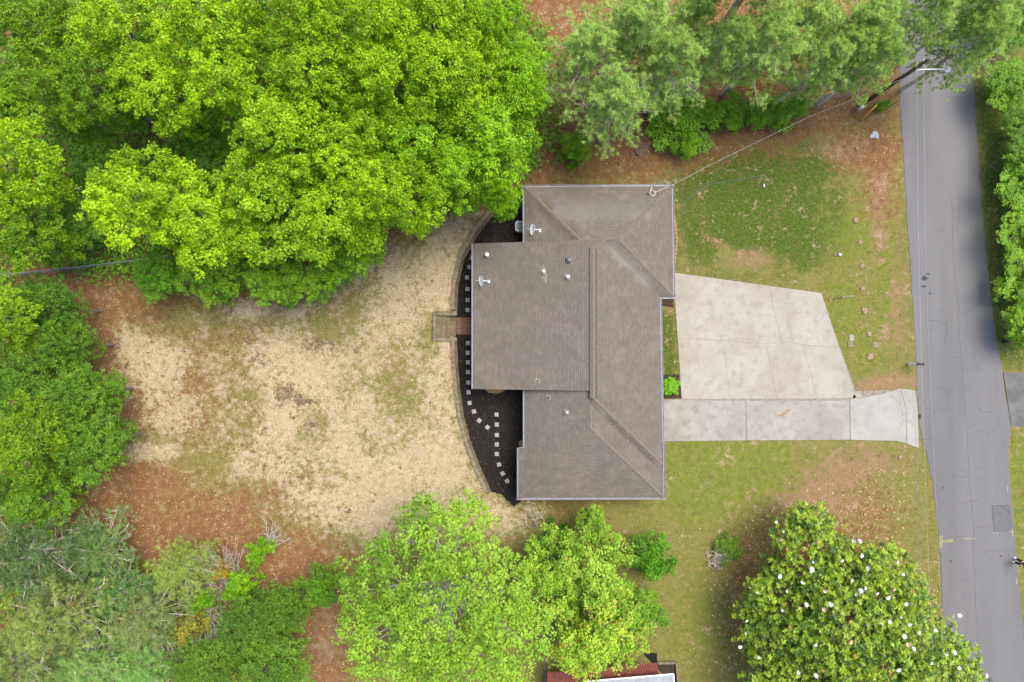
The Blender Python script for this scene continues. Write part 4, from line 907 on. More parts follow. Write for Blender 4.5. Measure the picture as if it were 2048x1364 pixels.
FOREST = [
 (60, 40, 95, 'mid', 'mid green woodland tree in the top left corner of the photo'), (245, 55, 105, 'lime', 'lime green woodland tree at the top edge, second from the left corner'),
 (430, 45, 110, 'yel', 'yellowish lime woodland tree at the top edge above a brown gap'), (610, 35, 95, 'lime', 'lime woodland tree at the top edge near its middle left'),
 (750, 60, 95, 'lime', 'lime woodland tree at the top edge, third left of the pines'), (880, 35, 100, 'lime', 'lime woodland tree at the top edge, second left of the pines'), (985, 60, 72, 'grn', 'smaller green woodland tree at the top edge next to the pines'),
 (65, 185, 85, 'mid', 'dull green woodland tree below the top left corner tree'), (185, 175, 85, 'mid', 'dull green woodland tree left of the shaded gap'), (330, 180, 100, 'yel', 'yellow lime woodland tree in the upper left of the wood'),
 (490, 165, 95, 'lime', 'lime woodland tree beside the brown forest floor gap'), (640, 165, 90, 'lime', 'lime woodland tree in the upper middle of the wood'), (780, 175, 95, 'lime', 'lime woodland tree in the upper right of the wood'),
 (905, 160, 95, 'lime', 'lime woodland tree two crowns left of the pines'), (1030, 170, 80, 'grn', 'green woodland tree touching the left side of the pines'),
 (15, 330, 108, 'yel', 'yellow lime woodland tree cut by the left edge, above fence'), (175, 300, 72, 'dark', 'dark low woodland tree in the shaded gap at left'), (415, 290, 72, 'dark', 'dark low woodland tree in the central shaded gap'),
 (560, 280, 105, 'lime', 'lime woodland tree just right of the central shaded gap'), (700, 290, 95, 'lime', 'lime woodland tree in the middle of the wood'), (840, 290, 105, 'grn', 'broad green woodland tree in the lower right of the wood'), (985, 268, 100, 'grn', 'broad green woodland tree at the right end of the wood'),
 (40, 470, 82, 'mid', 'dull green woodland tree at the left edge beside the fence'), (150, 440, 75, 'dark', 'dark green woodland tree above the fence corner'), (285, 390, 112, 'yel', 'brightest lime woodland tree standing out over the fence'),
 (410, 440, 105, 'yel', 'bright lime woodland tree right of the brightest one'), (545, 410, 108, 'lime', 'lime woodland tree over the middle of the yard edge'), (680, 430, 105, 'lime', 'lime woodland tree over the straw yard edge'), (800, 390, 85, 'lime', 'lime woodland tree reaching toward the straw yard'),
 (915, 350, 74, 'grn', 'green woodland tree over the top of the curved wall'), (1000, 388, 44, 'grn', 'green woodland tree touching the house roof corner'),
]
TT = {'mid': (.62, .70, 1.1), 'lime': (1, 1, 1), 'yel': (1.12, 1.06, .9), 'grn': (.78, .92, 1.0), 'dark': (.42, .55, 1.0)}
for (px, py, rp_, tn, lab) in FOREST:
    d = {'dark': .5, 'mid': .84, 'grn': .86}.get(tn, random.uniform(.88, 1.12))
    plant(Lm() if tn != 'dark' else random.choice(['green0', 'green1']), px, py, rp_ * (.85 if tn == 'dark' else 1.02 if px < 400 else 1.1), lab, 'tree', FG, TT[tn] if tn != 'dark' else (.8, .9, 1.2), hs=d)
EG = 'smaller trees along the yard edge'
for (px, py, rp_, lab, tn, hs) in [(308, 548, 58, 'dense green sapling tree below the fence line', (.85, 1, 1), .55), (420, 545, 72, 'green edge tree right of the dense sapling', (1.1, 1.1, 1), .7), (545, 565, 62, 'bright green edge tree hanging furthest into the yard', (1.25, 1.2, 1), .65), (640, 545, 62, 'bright green edge tree with its tip over straw', (1.2, 1.15, 1), .7), (705, 500, 66, 'green edge tree at the corner of the straw yard', (1.1, 1.1, 1), .8)]:
    plant(random.choice(['green0', 'green1', 'green2']), px, py, rp_, lab, 'tree', EG, tn, hs=hs)
WG = 'trees along the left border of the yard'
for (px, py, rp_, lab, k_, tn) in [(15, 640, 85, 'lime tree cut by the left edge below the fence', 'lime1', (1, 1, 1)), (95, 615, 62, 'dark green tree under the fence corner', 'green1', (.8, .9, 1.1)), (125, 690, 62, 'mid green tree at the brown litter edge', 'green2', (1, 1, 1)), (40, 770, 82, 'mid green tree at the left edge halfway down the yard', 'green0', (.9, .95, 1)),
        (165, 790, 80, 'mid green tree beside the left straw patch', 'green2', (1.05, 1.05, 1)), (60, 880, 90, 'lime tinted tree at the left edge beside the lower yard', 'lime3', (.8, .85, 1)), (185, 890, 76, 'green tree bulging furthest right on the left border', 'green0', (1.1, 1.1, 1)), (75, 1000, 72, 'round green tree just above the lower left pines', 'green1', (1.25, 1.2, 1)), (10, 980, 50, 'shaded green tree at the left edge above the pines', 'green2', (.8, .9, 1))]:
    plant(k_, px, py, rp_, lab, 'tree', WG, tuple(v * f for v, f in zip(tn, (.78, .8, 1.05))), hs=.8)
PG = 'pines in the lower left corner'
blu = (.46, .60, .58); pgr = (.68, .78, .62)
for i, (px, py, rp_, lab, tn) in enumerate([(50, 1110, 98, 'bluish pine at the left edge in the lower left', blu), (190, 1105, 78, 'bluish pine touching the brown litter in the lower left', blu), (225, 1190, 70, 'grey green pine in the middle of the lower left group', blu), (360, 1135, 66, 'pale pine at the right end of the lower left group', pgr),
        (110, 1240, 95, 'grey green pine above the bottom left corner', pgr), (285, 1240, 82, 'grey green pine beside the yellow shrub', pgr), (25, 1320, 90, 'pale pine in the bottom left corner', pgr), (170, 1330, 90, 'pale pine at the bottom edge, second from the left corner', pgr), (290, 1335, 72, 'pale pine at the bottom edge, third from the left corner', pgr)]):
    plant(f'pine{i % 3}', px, py, rp_ * 1.12, lab, 'pine', PG, tuple(v * random.uniform(.82, 1.15) for v in tn), zc=9.6, hs=random.uniform(.85, 1.0) * (.5 if px > 150 else .85))
PT = 'pines along the top right'
for i, (px, py, rp_, lab) in enumerate([(1180, 110, 92, 'pine at the left end of the top right group'), (1275, 55, 100, 'pine at the top edge above the tree stump'), (1230, 205, 82, 'pine hanging lowest above the tree stump'), (1345, 125, 84, 'pine left of the bare leaning trunk'), (1392, 25, 60, 'small pine at the top edge beside the leaning trunk'),
        (1530, 90, 92, 'pine right of the bare leaning trunk'), (1445, 95, 62, 'pine just below the bare leaning trunk'), (1690, 100, 62, 'pine above the foot of the wooden pole'), (1610, 40, 84, 'pine at the top edge above the pole guy wires'), (1640, 130, 66, 'pine over the yellow guy guards'), (1720, 55, 80, 'pine at the top edge left of the road'), (1748, 122, 62, 'pine covering the top of the wooden pole'),
        (1850, 22, 74, 'pine hanging over the road at the top edge'), (1952, 82, 74, 'pine over the right side of the road'), (1955, 15, 66, 'pine at the top edge right of the road')]):
    plant(f'pine{i % 3}', px, py, rp_ * 1.12, lab, 'pine', PT, (1.05, 1.2, .92), zc=9.6, hs=random.uniform(.85, 1.0))
# bare pine trunk leaning out of the top edge (crown beyond the frame)
x, y, _ = P(1418, 92); r = empty('pine_tree', (x, y, 0)); tag(r, 'bare grey pine trunk rising out of the top edge', 'pine tree', PT)
MB().tube([(0, 0, -.1), (0.02, 0, 4), (0, .03, 9), (0.1, 0, 14), (0, 0, 18)], [.36, .3, .27, .22, .1], 10).build('trunk', M['pine_bark'], r, True)
c = bpy.data.objects.new('crown', PROTO['pine1'][0]); COL.objects.link(c); c.parent = r; c.color = (1, 1, .9, 1); c.location = (0, 0, 4.5)
# bottom and right trees
plant('maple', 884, 1210, 236, 'large airy pale lime maple at the bottom with limbs showing', 'tree', None, (.68, .80, .7), zc=7.6, rot=0, name='maple_tree')
plant('oak0', 1182, 1140, 96, 'pale lime oak reaching up to the house eave', 'tree', 'oaks beside the red roof', (1, 1, 1), zc=5.5)
plant('oak0', 1190, 1255, 112, 'pale lime oak hanging over the red ribbed roof', 'tree', 'oaks beside the red roof', (1.1, 1.02, .9), zc=5.5)
plant('oak0', 1102, 1135, 74, 'pale lime oak squeezed between the maple and the other oaks', 'tree', 'oaks beside the red roof', (.95, 1, 1), zc=5.5)
plant('oak0', 1250, 1215, 52, 'lime oak at the right end of the oak clump', 'tree', 'oaks beside the red roof', (.8, .92, 1), zc=4.5, hs=.8)
plant('oak0', 1180, 1035, 34, 'slim lime sapling with its tip over the south eave', 'tree', None, (1, 1.05, 1), zc=3.6, hs=.7)
plant('shrub0', 1304, 1122, 54, 'dark green rounded shrub right of the oaks', 'shrub', None, (.75, .95, 1), hs=1.5); plant('shrub1', 1285, 1230, 52, 'green shrub below the dark rounded shrub', 'shrub', None, (1.05, 1.1, 1)); plant('shrub1', 1110, 1090, 40, 'shaded shrub between maple and oaks', 'shrub', None, (.6, .8, 1))
DG = 'dark trees at the bottom left of centre'
for (px, py, rp_, lab, k_, tn) in [(505, 1250, 78, 'dark green tree right of the yellow shrub', 'green0', (.8, .9, 1)), (565, 1225, 60, 'dark green tree beside the bare dirt path', 'green1', (.85, .95, 1)), (540, 1330, 90, 'dark green tree at the bottom edge left of the maple', 'green2', (.9, 1, 1)), (420, 1340, 72, 'green tree at the bottom edge next to the pines', 'green1', (.95, 1, 1))]:
    plant(k_, px, py, rp_, lab, 'tree', DG, tuple(v * f for v, f in zip(tn, (.8, .74, 1.0))), hs=.6)
plant('shrub0', 635, 1180, 48, 'dark green shrub touching the left of the maple', 'shrub', None, (.85, .95, 1), hs=1.3); plant('shrub1', 474, 1174, 36, 'bright green shrub among the grey dead brush', 'shrub', None, (1.5, 1.5, 1), hs=1.2)
plant('shrub0', 512, 1105, 26, 'bright green upright sapling at the litter edge', 'shrub', None, (1.5, 1.5, 1), hs=1.3); plant('shrub1', 398, 1208, 24, 'pale green shrub under the fallen grey branches', 'shrub', None, (1.6, 1.6, 1.3), hs=1.1); plant('yellow', 367, 1262, 36, 'yellow green shrub among the lower left pines', 'shrub', None, (.8, .85, 1), hs=1.3)
plant('yellow', 437, 1145, 20, 'small orange yellow shrub next to the dead brush', 'shrub', None, (1.2, .9, 1), hs=1.2)
for (px, py, rp_, lab, tn) in [(2040, 40, 70, 'dark green tree in the top right corner', (.7, .8, 1)), (2036, 165, 66, 'green tree at the right edge beside the pines', (1, 1, 1)), (2058, 255, 56, 'dark green tree at the right edge below the pines', (.8, .85, 1)), (2072, 315, 60, 'green tree added at the right edge to even out the roadside shade', (.85, .9, 1)), (2068, 375, 72, 'green tree at the right edge, uppermost of the roadside row', (1.1, 1.1, 1)), (2074, 470, 76, 'green tree at the right edge, second of the roadside row', (1.2, 1.15, 1)), (2072, 565, 76, 'green tree at the right edge, third of the roadside row', (1.2, 1.15, 1)), (2066, 655, 60, 'green tree at the right edge above the side driveway', (1.2, 1.15, 1))]:  # tree in the gap above the row is added to even the road's shade
    plant(random.choice(['green0', 'green1', 'green2']), px, py, rp_, lab, 'tree', 'trees on the far side of the road', tn, hs=.34)
for (px, py, rp_, lab, tn, k_) in [(1368, 232, 78, 'bright green spreading shrub below the pines', (1.2, 1.25, 1), 'shrub0'), (1375, 285, 32, 'bright green shrub tip nearest the lawn', (1.3, 1.3, 1), 'shrub1'), (1425, 228, 34, 'green shrub joining the spreading shrub to its right neighbour', (1.15, 1.2, 1), 'shrub1'), (1515, 222, 34, 'green shrub in the middle of the trailing shrub row', (1.1, 1.2, 1), 'shrub0'), (1330, 190, 40, 'bright green shrub just under the pines above the stump', (1.2, 1.25, 1), 'shrub1'), (1470, 222, 42, 'green shrub between the two brown litter patches', (1.1, 1.15, 1), 'shrub1'), (1560, 222, 42, 'green shrub at the left end of the wire fence', (1.15, 1.2, 1), 'shrub0'), (1600, 210, 24, 'small green shrub beside the wire fence', (1.2, 1.2, 1), 'shrub1'),
        (1505, 95, 36, 'bright green shrub below the pines at the top', (1.3, 1.35, 1), 'shrub1'), (1398, 12, 34, 'bright green shrub under the pines at the top edge', (1.2, 1.3, 1), 'shrub0'), (1155, 292, 38, 'yellowish low shrub at the left of the tree stump', (1.4, 1.25, .8), 'shrub1'), (1770, 208, 14, 'tiny green shrub beside the yellow guy guard', (1.3, 1.3, 1), 'shrub0'), (1455, 1100, 32, 'low olive shrub left of the magnolia', (.95, .78, .9), 'shrub1')]:
    plant(k_, px, py, rp_, lab, 'shrub', None, tn, hs=.28 if px == 1455 else .8 if rp_ > 30 else .6)
plant('bush', 1342, 772, 18, 'small round clipped evergreen beside the driveway', 'shrub', None, (1.3, 1.45, 1.2), rot=0, name='round_bush')
# magnolia with its flowers
x, y, _ = P(MP[0] + 12, MP[1] + 14, MP[2]); mg = empty('magnolia_tree', (x, y, 0)); tag(mg, 'large glossy magnolia with white flowers at the bottom right', 'tree')
cm, tm, _, _ = PROTO['magnolia']
for nm, me in (('crown', cm), ('trunk', tm)): o = bpy.data.objects.new(nm, me); COL.objects.link(o); o.parent = mg
def flower_mesh(nm, n, L, W, up, mat, seed):
    r = random.Random(seed); b = MB()
    for ring, (cnt, u) in enumerate(((n, up), (n - 2, up + .55))):
        for i in range(cnt):
            a = 6.283 * i / cnt + ring * .4 + r.gauss(0, .1); d = Vector((math.cos(a) * math.cos(u), math.sin(a) * math.cos(u), math.sin(u))); s_ = Vector((-math.sin(a), math.cos(a), 0)); h = Vector((0, 0, .02))
            b.add([d * .01, d * L * .5 + s_ * W * .5 + h, d * L, d * L * .5 - s_ * W * .5 + h, d * L * .5 - h * .6], [(0, 1, 4), (1, 2, 4), (2, 3, 4), (3, 0, 4)])
    me = bpy.data.meshes.new(nm); me.from_pydata(b.v, [], b.f); me.update(); me.materials.append(mat); return me
FM = [flower_mesh('flower', 7, .19, .14, .35, M['petal'], 1), flower_mesh('flower', 6, .16, .12, .6, M['petal'], 2), flower_mesh('flower', 7, .17, .12, .2, M['petal_old'], 3), flower_mesh('leaf_spray', 5, .2, .07, .2, M['orange_leaf'], 4)]
flw = [(1552, 1045), (1564, 1064), (1709, 1082), (1719, 1083), (1722, 1111), (1793, 1123), (1683, 1120), (1624, 1125), (1622, 1139), (1738, 1137), (1558, 1152), (1604, 1168), (1702, 1160), (1513, 1184), (1571, 1182), (1728, 1176), (1721, 1182), (1714, 1189), (1754, 1185), (1775, 1194), (1806, 1149), (1493, 1240), (1493, 1267), (1480, 1293), (1519, 1313), (1566, 1220), (1663, 1208), (1814, 1210), (1779, 1243), (1801, 1233), (1819, 1247), (1836, 1264), (1809, 1274), (1871, 1262), (1920, 1232), (1630, 1288), (1599, 1345), (1631, 1352), (1796, 1338), (1861, 1325), (1893, 1307), (1908, 1305), (1918, 1336), (1971, 1351), (1612, 1210), (1826, 1298)]
old = [(1564, 1078), (1651, 1181), (1787, 1178), (1648, 1219), (1600, 1215), (1817, 1290), (1700, 1283)]
org = [(1576, 1100), (1606, 1099), (1637, 1085), (1687, 1129), (1552, 1145), (1825, 1183), (1569, 1208), (1611, 1214), (1580, 1254), (1700, 1243), (1548, 1287), (1712, 1312), (1779, 1344), (1645, 1340), (1862, 1240)]
R3 = random.Random(77)
for lst, ids in ((flw, (0, 1)), (old, (2,)), (org, (3,))):
    for (px, py) in lst:
        # sit on the topmost rosette seen at that pixel
        zc_ = MC[:, 2]; kx = (x + MC[:, 0]) / (K0 * (1 - zc_ / CAM_H)) + 1024; ky = 682 - (y + MC[:, 1]) / (K0 * (1 - zc_ / CAM_H)); d2 = (kx - px) ** 2 + (ky - py) ** 2
        near = np.where(d2 < 12 ** 2)[0]; j = near[np.argmax(zc_[near])] if len(near) else int(np.argmin(d2)); zz = zc_[j] + .12; wx_, wy_, _ = P(px, py, zz)
        if d2[j] > 900: continue
        o = bpy.data.objects.new('flower' if ids[0] < 3 else 'leaf_spray', FM[R3.choice(ids)]); COL.objects.link(o); o.parent = mg; o.location = (wx_ - x, wy_ - y, zz); o.rotation_euler = (R3.uniform(-.9, .9), R3.uniform(-.9, .9), R3.uniform(0, 6)); sc_ = R3.uniform(.9, 1.3) * (.75 if ids[0] == 3 else 1); o.scale = (sc_,) * 3

# ------------------------------------------------------------------ dead brush
def brush(px, py, az, spread, L, n, label, up=.5, seed=1):
    r = random.Random(seed); x, y, z = G(px, py); root = empty('dead_shrub', (x, y, z)); tag(root, label, 'dead shrub', 'grey dead brush'); b = MB()
    for i in range(n):
        a = math.radians(az + r.gauss(0, spread)); l = L * r.uniform(.5, 1.1); d = Vector((math.cos(a), math.sin(a), up * r.uniform(.4, 1.5))); p0 = Vector((r.gauss(0, .3), r.gauss(0, .3), 0)); p1 = p0 + d * l * .5 + Vector((r.gauss(0, .12), r.gauss(0, .12), .1)); p2 = p0 + d * l + Vector((r.gauss(0, .25), r.gauss(0, .25), 0))
        b.tube([p0, p1, p2], [.034, .025, .01], 4)
        for _ in range(3):
            q0 = p1.lerp(p2, r.random()); b.tube([q0, q0 + d * l * .22 + Vector((r.gauss(0, .3), r.gauss(0, .3), r.uniform(0, .3)))], [.016, .007], 3)
    b.build('branches', M['twig'], root); return root
brush(462, 1168, 80, 20, 3.2, 60, 'fan of grey dead stems pointing up beside the bright sapling', .8, 1); brush(415, 1210, 190, 60, 2.6, 32, 'tangle of grey dead branches above the yellow shrub', .9, 2); brush(412, 1222, -30, 45, 2.6, 40, 'tangle of grey dead branches beside the dark green tree', .9, 3)
brush(425, 1190, 60, 30, 1.2, 30, 'short grey dead twigs beside the small orange shrub', .5, 4); brush(1433, 1125, 85, 24, .9, 40, 'small grey dead twiggy shrub left of the magnolia', .5, 5); brush(1078, 1050, 95, 14, 2.0, 7, 'thin bare grey sapling below the south eave', 1.0, 6); brush(540, 1090, 60, 25, 1.7, 26, 'thin bare stems on the brown litter by the straw', .4, 7)

# ------------------------------------------------------------------ fences
def fence(pts, h, label, gate=None):
    root = empty('wire_fence', (0, 0, 0)); tag(root, label, 'fence'); A3 = [Vector(G(*p)) for p in pts]
    for a, c in zip(A3[:-1], A3[1:]):
        L = (c - a).length; n = max(1, round(L / 3)); d = (c - a) / L
        for i in range(n + 1):
            p = a.lerp(c, i / n); b = MB(); b.tube([p - Vector((0, 0, .1)), p + Vector((0, 0, h + .06))], .04, 8); b.build('post', M['fence'], root)
        MB().tube([a + Vector((0, 0, h)), c + Vector((0, 0, h))], .034, 8).build('rail', M['fence'], root)
        b = MB(); st_ = .14; m_ = int((L + h) / st_)
        for i in range(m_):
            for sg in (1, -1):
                s0 = i * st_ - (h if sg > 0 else 0); e0 = s0 + h; z0, z1 = (0, h) if sg > 0 else (h, 0)
                u0, u1 = max(s0, 0), min(e0, L)
                if u1 <= u0: continue
                f0, f1 = (u0 - s0) / h, (u1 - s0) / h
                b.tube([a + d * u0 + Vector((0, 0, z0 + (z1 - z0) * f0)), a + d * u1 + Vector((0, 0, z0 + (z1 - z0) * f1))], .004, 3, False)
        b.build('wire_mesh', M['fence'], root)['kind'] = 'stuff'
fence([(18, 553), (140, 541), (352, 516)], 1.2, 'grey wire mesh fence between the wood and the brown litter at left')
fence([(1560, 232), (1645, 199), (1704, 192)], 1.2, 'grey wire mesh fence between green shrubs and the wooden pole')

# ------------------------------------------------------------------ utility pole, lamp, guys, cables
bx_, by_, _ = P(1718, 213); up = empty('utility_pole', (bx_, by_, 0)); tag(up, 'dark brown wooden utility pole with white street lamp arm over the road', 'utility pole')
MB().tube([(0, 0, -.2), (0, 0, 4.5), (0, 0, 9.2)], [.17, .145, .115], 12).build('pole', M['wood_brown'], up, True)
LZ = 7.5; lampx = P(1888, 147, LZ)[0] - bx_
MB().tube([(.1, 0, LZ - .15), (.6, .0, LZ), (1.4, 0, LZ + .06), (lampx, 0, LZ + .08)], .045, 8).build('lamp_arm', M['white'], up, True)
lh = MB(); lh.lathe([(.05, .1), (.16, .08), (.23, .0), (.24, -.05), (.18, -.12), (.05, -.16)], (lampx + .22, 0, LZ + .06), 20); lo = lh.build('lamp_head', M['dish'], up, True); lo.scale = (1, 1, 1)
MB().box((lampx + .1, .0, LZ + .14), (.16, .14, .1)).build('photocell', M['galv'], up)
MB().tube([(.0, .25, 8.6), (0, -.25, 8.6)], .05, 8).build('insulator_bracket', M['galv'], up)
def guy(ax_, ay_, label, h=7.0):
    a = Vector(P(ax_, ay_)); c = Vector((bx_, by_, h)); root = empty('guy_wire', a); tag(root, label, 'guy wire', 'guy wires of the utility pole'); d = c - a; L = d.length; d.normalize()
    MB().tube([(0, 0, -.1), d * (L - .14)], .012, 5).build('wire', M['cable_lt'], root); MB().tube([d * .05, d * 1.2 + Vector((0, 0, -.03)), d * 2.5], .05, 8).build('guard', M['yellow_plastic'], root, True)
guy(1722, 241, 'guy wire with yellow guard anchored just below the pole'); guy(1618, 195, 'guy wire with yellow guard anchored left by the wire fence'); 
# cables as drawn along the road, hanging at their own heights
def cable(pts, rad, mat, label, name='power_cable', twist=0):
    d = []
    for (a, b) in zip(pts[:-1], pts[1:]):
        for i in range(14): u = i / 14; d.append(tuple(a[k] + (b[k] - a[k]) * u for k in range(3)))
    d.append(pts[-1]); W = [Vector(P(*p)) for p in d]
    o = MB().tube(W, rad, 5).build(name, mat); tag(o, label, 'cable', 'overhead cables'); return o
cable([(1844, -350, 8.6), (1832, 150, 8.6), (1827, 430, 7.6), (1830, 760, 7.2), (1834, 1000, 7.4), (1850, 1600, 8.6)], .009, M['cable'], 'overhead cable along the road edge, the thick dark one')
cable([(1838, -350, 8.7), (1834, 150, 8.7), (1836, 430, 7.9), (1844, 760, 7.5), (1856, 1100, 7.7), (1880, 1600, 8.7)], .006, M['cable_lt'], 'overhead cable beside the road edge, the bright middle one')
cable([(1852, -350, 9.0), (1848, 150, 8.9), (1850, 430, 8.2), (1856, 650, 8.0), (1872, 1000, 8.0), (1900, 1600, 9.0)], .0045, M['cable_lt'], 'thin overhead cable furthest over the road')
cable([(1800, -350, 6.2), (1806, 150, 6.2), (1809, 400, 5.4), (1819, 700, 5.0), (1829, 850, 4.9), (1848, 1180, 5.2), (1862, 1600, 6.2)], .008, M['cable'], 'low dark overhead cable above the grass verge', 'telephone_cable')
cable([(1343, 371, 3.15), (1420, 330, 3.3), (1520, 281, 3.8), (1620, 233, 4.8), (1720, 193, 6.0), (1822, 151, 7.1)], .011, M['cable_lt'], 'service cable from the roof corner to the utility pole', 'service_cable')
# green pedestal, thin post, rocks, covers
x, y, _ = P(1716, 219); r = empty('utility_pedestal', (x, y, 0)); tag(r, 'pale green round utility pedestal at the foot of the wooden pole', 'pedestal'); MB().lathe([(.14, -.05), (.14, .62), (.13, .66)], seg=18).build('body', M['pedestal'], r, True); MB().lathe([(.145, .66), (.15, .72), (.1, .79), (.03, .81)], seg=18).build('cap', M['white'], r, True)
x, y, _ = P(1771, 218); r = empty('sign_post', (x, y, 0)); tag(r, 'thin dark metal post leaning at the road edge below the pines', 'post'); MB().tube([(0, 0, -.1), (0, 0, 1.9)], .035, 8).build('shaft', M['wood_brown'], r); MB().box((0, 0, 1.9), (.08, .08, .03)).build('cap', M['black'], r)
def rock(px, py, s_, label, mat=None, zs=.55, grp=None, name='rock', cat='rock'):
    bm = bmesh.new(); bmesh.ops.create_icosphere(bm, subdivisions=2, radius=1); rr = random.Random(int(px * 7 + py)); ph = [rr.uniform(0, 6) for _ in range(3)]
    for v in bm.verts: f = 1 + .18 * math.sin(v.co.x * 3 + ph[0]) * math.cos(v.co.y * 3.3 + ph[1]) + rr.uniform(-.07, .07); v.co *= f; v.co.z *= zs
    me = bpy.data.meshes.new(name); bm.to_mesh(me); bm.free(); o = link(name, me, mat or M['rock']); x, y, z = G(px, py); o.location = (x, y, z + s_ * .12); o.scale = (s_, s_ * rr.uniform(.75, 1.1), s_); o.rotation_euler = (0, 0, rr.uniform(0, 6)); return tag(o, label, cat, grp)
rock(1744, 272, .2, 'left of three grey rocks on the verge', grp='grey rocks on the verge'); rock(1749.5, 267.5, .22, 'largest and uppermost of three grey rocks on the verge', grp='grey rocks on the verge'); rock(1753, 273, .19, 'right of three grey rocks on the verge', grp='grey rocks on the verge')
def stump(px, py, rad, label, mat, h=.1, lob=0, seed=0):
    rr = random.Random(seed + int(px)); n = 20; V = []; x, y, z = G(px, py); root = empty('tree_stump', (x, y, z)); tag(root, label, 'stump', 'cut tree stumps')
    prof = [rad * (1 + (.16 * math.sin(lob * 6.283 * i / n) if lob else 0) + rr.uniform(-.13, .13)) for i in range(n)]
    for kz, f in ((-.05, 1.12), (h * .8, 1.0), (h, .95)):
        for i in range(n): a = 6.283 * i / n; V.append((prof[i] * f * math.cos(a), prof[i] * f * math.sin(a), kz + (rr.uniform(-.02, .02) if kz > 0 else 0)))
    Fq = [(k * n + i, k * n + (i + 1) % n, (k + 1) * n + (i + 1) % n, (k + 1) * n + i) for k in (0, 1) for i in range(n)]
    mesh('bark_side', V, Fq, M['bark'], root); mesh('cut_face', [V[2 * n + i] for i in range(n)] + [(0, 0, h + .012)], [(i, (i + 1) % n, n) for i in range(n)], mat, root)
stump(1279, 297, .54, 'large pale cut stump with three lobes on the brown litter', M['stump_old'], .16, 3)
for i, (px, py, rd, lab) in enumerate([(1712, 440, .2, 'small round cut stump highest on the lawn'), (1720, 484, .18, 'small pale stump below the highest round one'), (1724, 532, .17, 'pale splintered stump level with the pad top'), (1725, 577, .17, 'low weathered stump above the grey board'), (1729, 621, .24, 'broad pale pointed stump right of the pad'), (1738, 668, .18, 'low stump above the loose paver'), (1740, 713, .25, 'pale broad stump nearest the mailbox'), (1800, 914, .16, 'small grey stump near the driveway apron below'), (1714, 297, .15, 'small pale stump left of the grey rocks')]):
    stump(px, py, rd, lab, M['stump'], .07, random.choice([0, 2, 3]), i)
def paver(px, py, a, b_, rot, mat, label):
    o = MB().box((0, 0, .02), (a, b_, .07), 0).build('paver', mat, bevel=.01); o.location = P(px, py); o.rotation_euler = (.02, -.02, math.radians(rot)); tag(o, label, 'paver', 'loose pavers on the lawn')
paver(1702.5, 675.5, .34, .48, 4, M['stone'], 'upper grey paver of the touching pair on the lawn'); paver(1700.5, 688.5, .44, .44, -3, M['board'], 'lower tan paver of the touching pair on the lawn'); paver(1749.5, 689.5, .44, .44, -4, M['board'], 'single tan paver lying right of the pair')
o = MB().box((0, 0, .04), (.95, .13, .07)).build('board', M['board'], bevel=.006); o.location = P(1695, 593); o.rotation_euler = (0, 0, math.radians(4)); tag(o, 'pale grey board lying in the grass by the pad corner', 'board')
o = MB().box((0, 0, .06), (.75, .09, .09)).build('stake', M['wood_brown'], bevel=.006); o.location = P(1671, 597.5); o.rotation_euler = (0, 0, math.radians(10)); tag(o, 'dark brown stake lying between the board and the pad', 'stake')
stump(1661, 600, .16, 'small tan stump at the end of the dark stake', M['tanblock'], .06, 2, 3)
r = empty('valve_cover', P(1669.5, 509)); tag(r, 'small round grey valve cover with white cap on the lawn', 'valve cover'); MB().lathe([(.15, -.03), (.15, .05), (.12, .07)], seg=18).build('lid', M['stump_old'], r); MB().lathe([(.12, -.03), (.12, .1), (.08, .2), (.02, .23)], (.38, -.02, 0), 16).build('cap', M['white'], r, True)
# garden hose
hp = smooth([(1368, 411), (1372, 404), (1380, 392), (1395, 380), (1420, 368), (1450, 363), (1480, 359), (1512, 353), (1522, 352), (1527, 358), (1528, 366)], 2)
r = empty('garden_hose', P(1368, 411)); tag(r, 'dark green garden hose curving across the lawn from the house', 'hose'); o0 = Vector(P(1368, 411))
MB().tube([Vector(P(a, b, .03)) - o0 for a, b in hp], .022, 6).build('tube', M['hose'], r); MB().box(Vector(P(1528, 371, .06)) - o0, (.13, .28, .1)).build('sprinkler_head', M['rock'], r, bevel=.02); MB().tube([Vector(P(1349, 412.5, .04)) - o0, Vector(P(1368, 410.5, .04)) - o0], .03, 6).build('bib_pipe', M['tanblock'], r)
# mailboxes
def mailbox(px, py, label, postm, s_=1):
    x, y, _ = P(px, py); r = empty('mailbox', (x, y, 0)); tag(r, label, 'mailbox')
    MB().box((0, 0, .55), (.13, .13, 1.2)).build('post', postm, r, bevel=.008); MB().box((.2 * s_, 0, .98), (.5, .12, .1)).build('bracket', postm, r)
    b = MB(); n = 10; prof = [(-.11, 0), (.11, 0)] + [(.11 * math.cos(3.1416 * i / n), .14 + .11 * math.sin(3.1416 * i / n)) for i in range(n + 1)]; L0, L1 = -.02 * s_, .56 * s_
    V = [(L0, p[0], 1.04 + p[1]) for p in prof] + [(L1, p[0], 1.04 + p[1]) for p in prof]; k = len(prof); b.add(V, [(i, (i + 1) % k, k + (i + 1) % k, k + i) for i in range(k)] + [tuple(range(k)), tuple(range(2 * k - 1, k - 1, -1))]); b.build('box', M['black'], r); MB().box((.3 * s_, .13, 1.22), (.16, .015, .05)).build('flag', M['orange_plate'], r); return r
mailbox(1816, 727, 'black mailbox on a white wooden post at the road edge', M['white'])
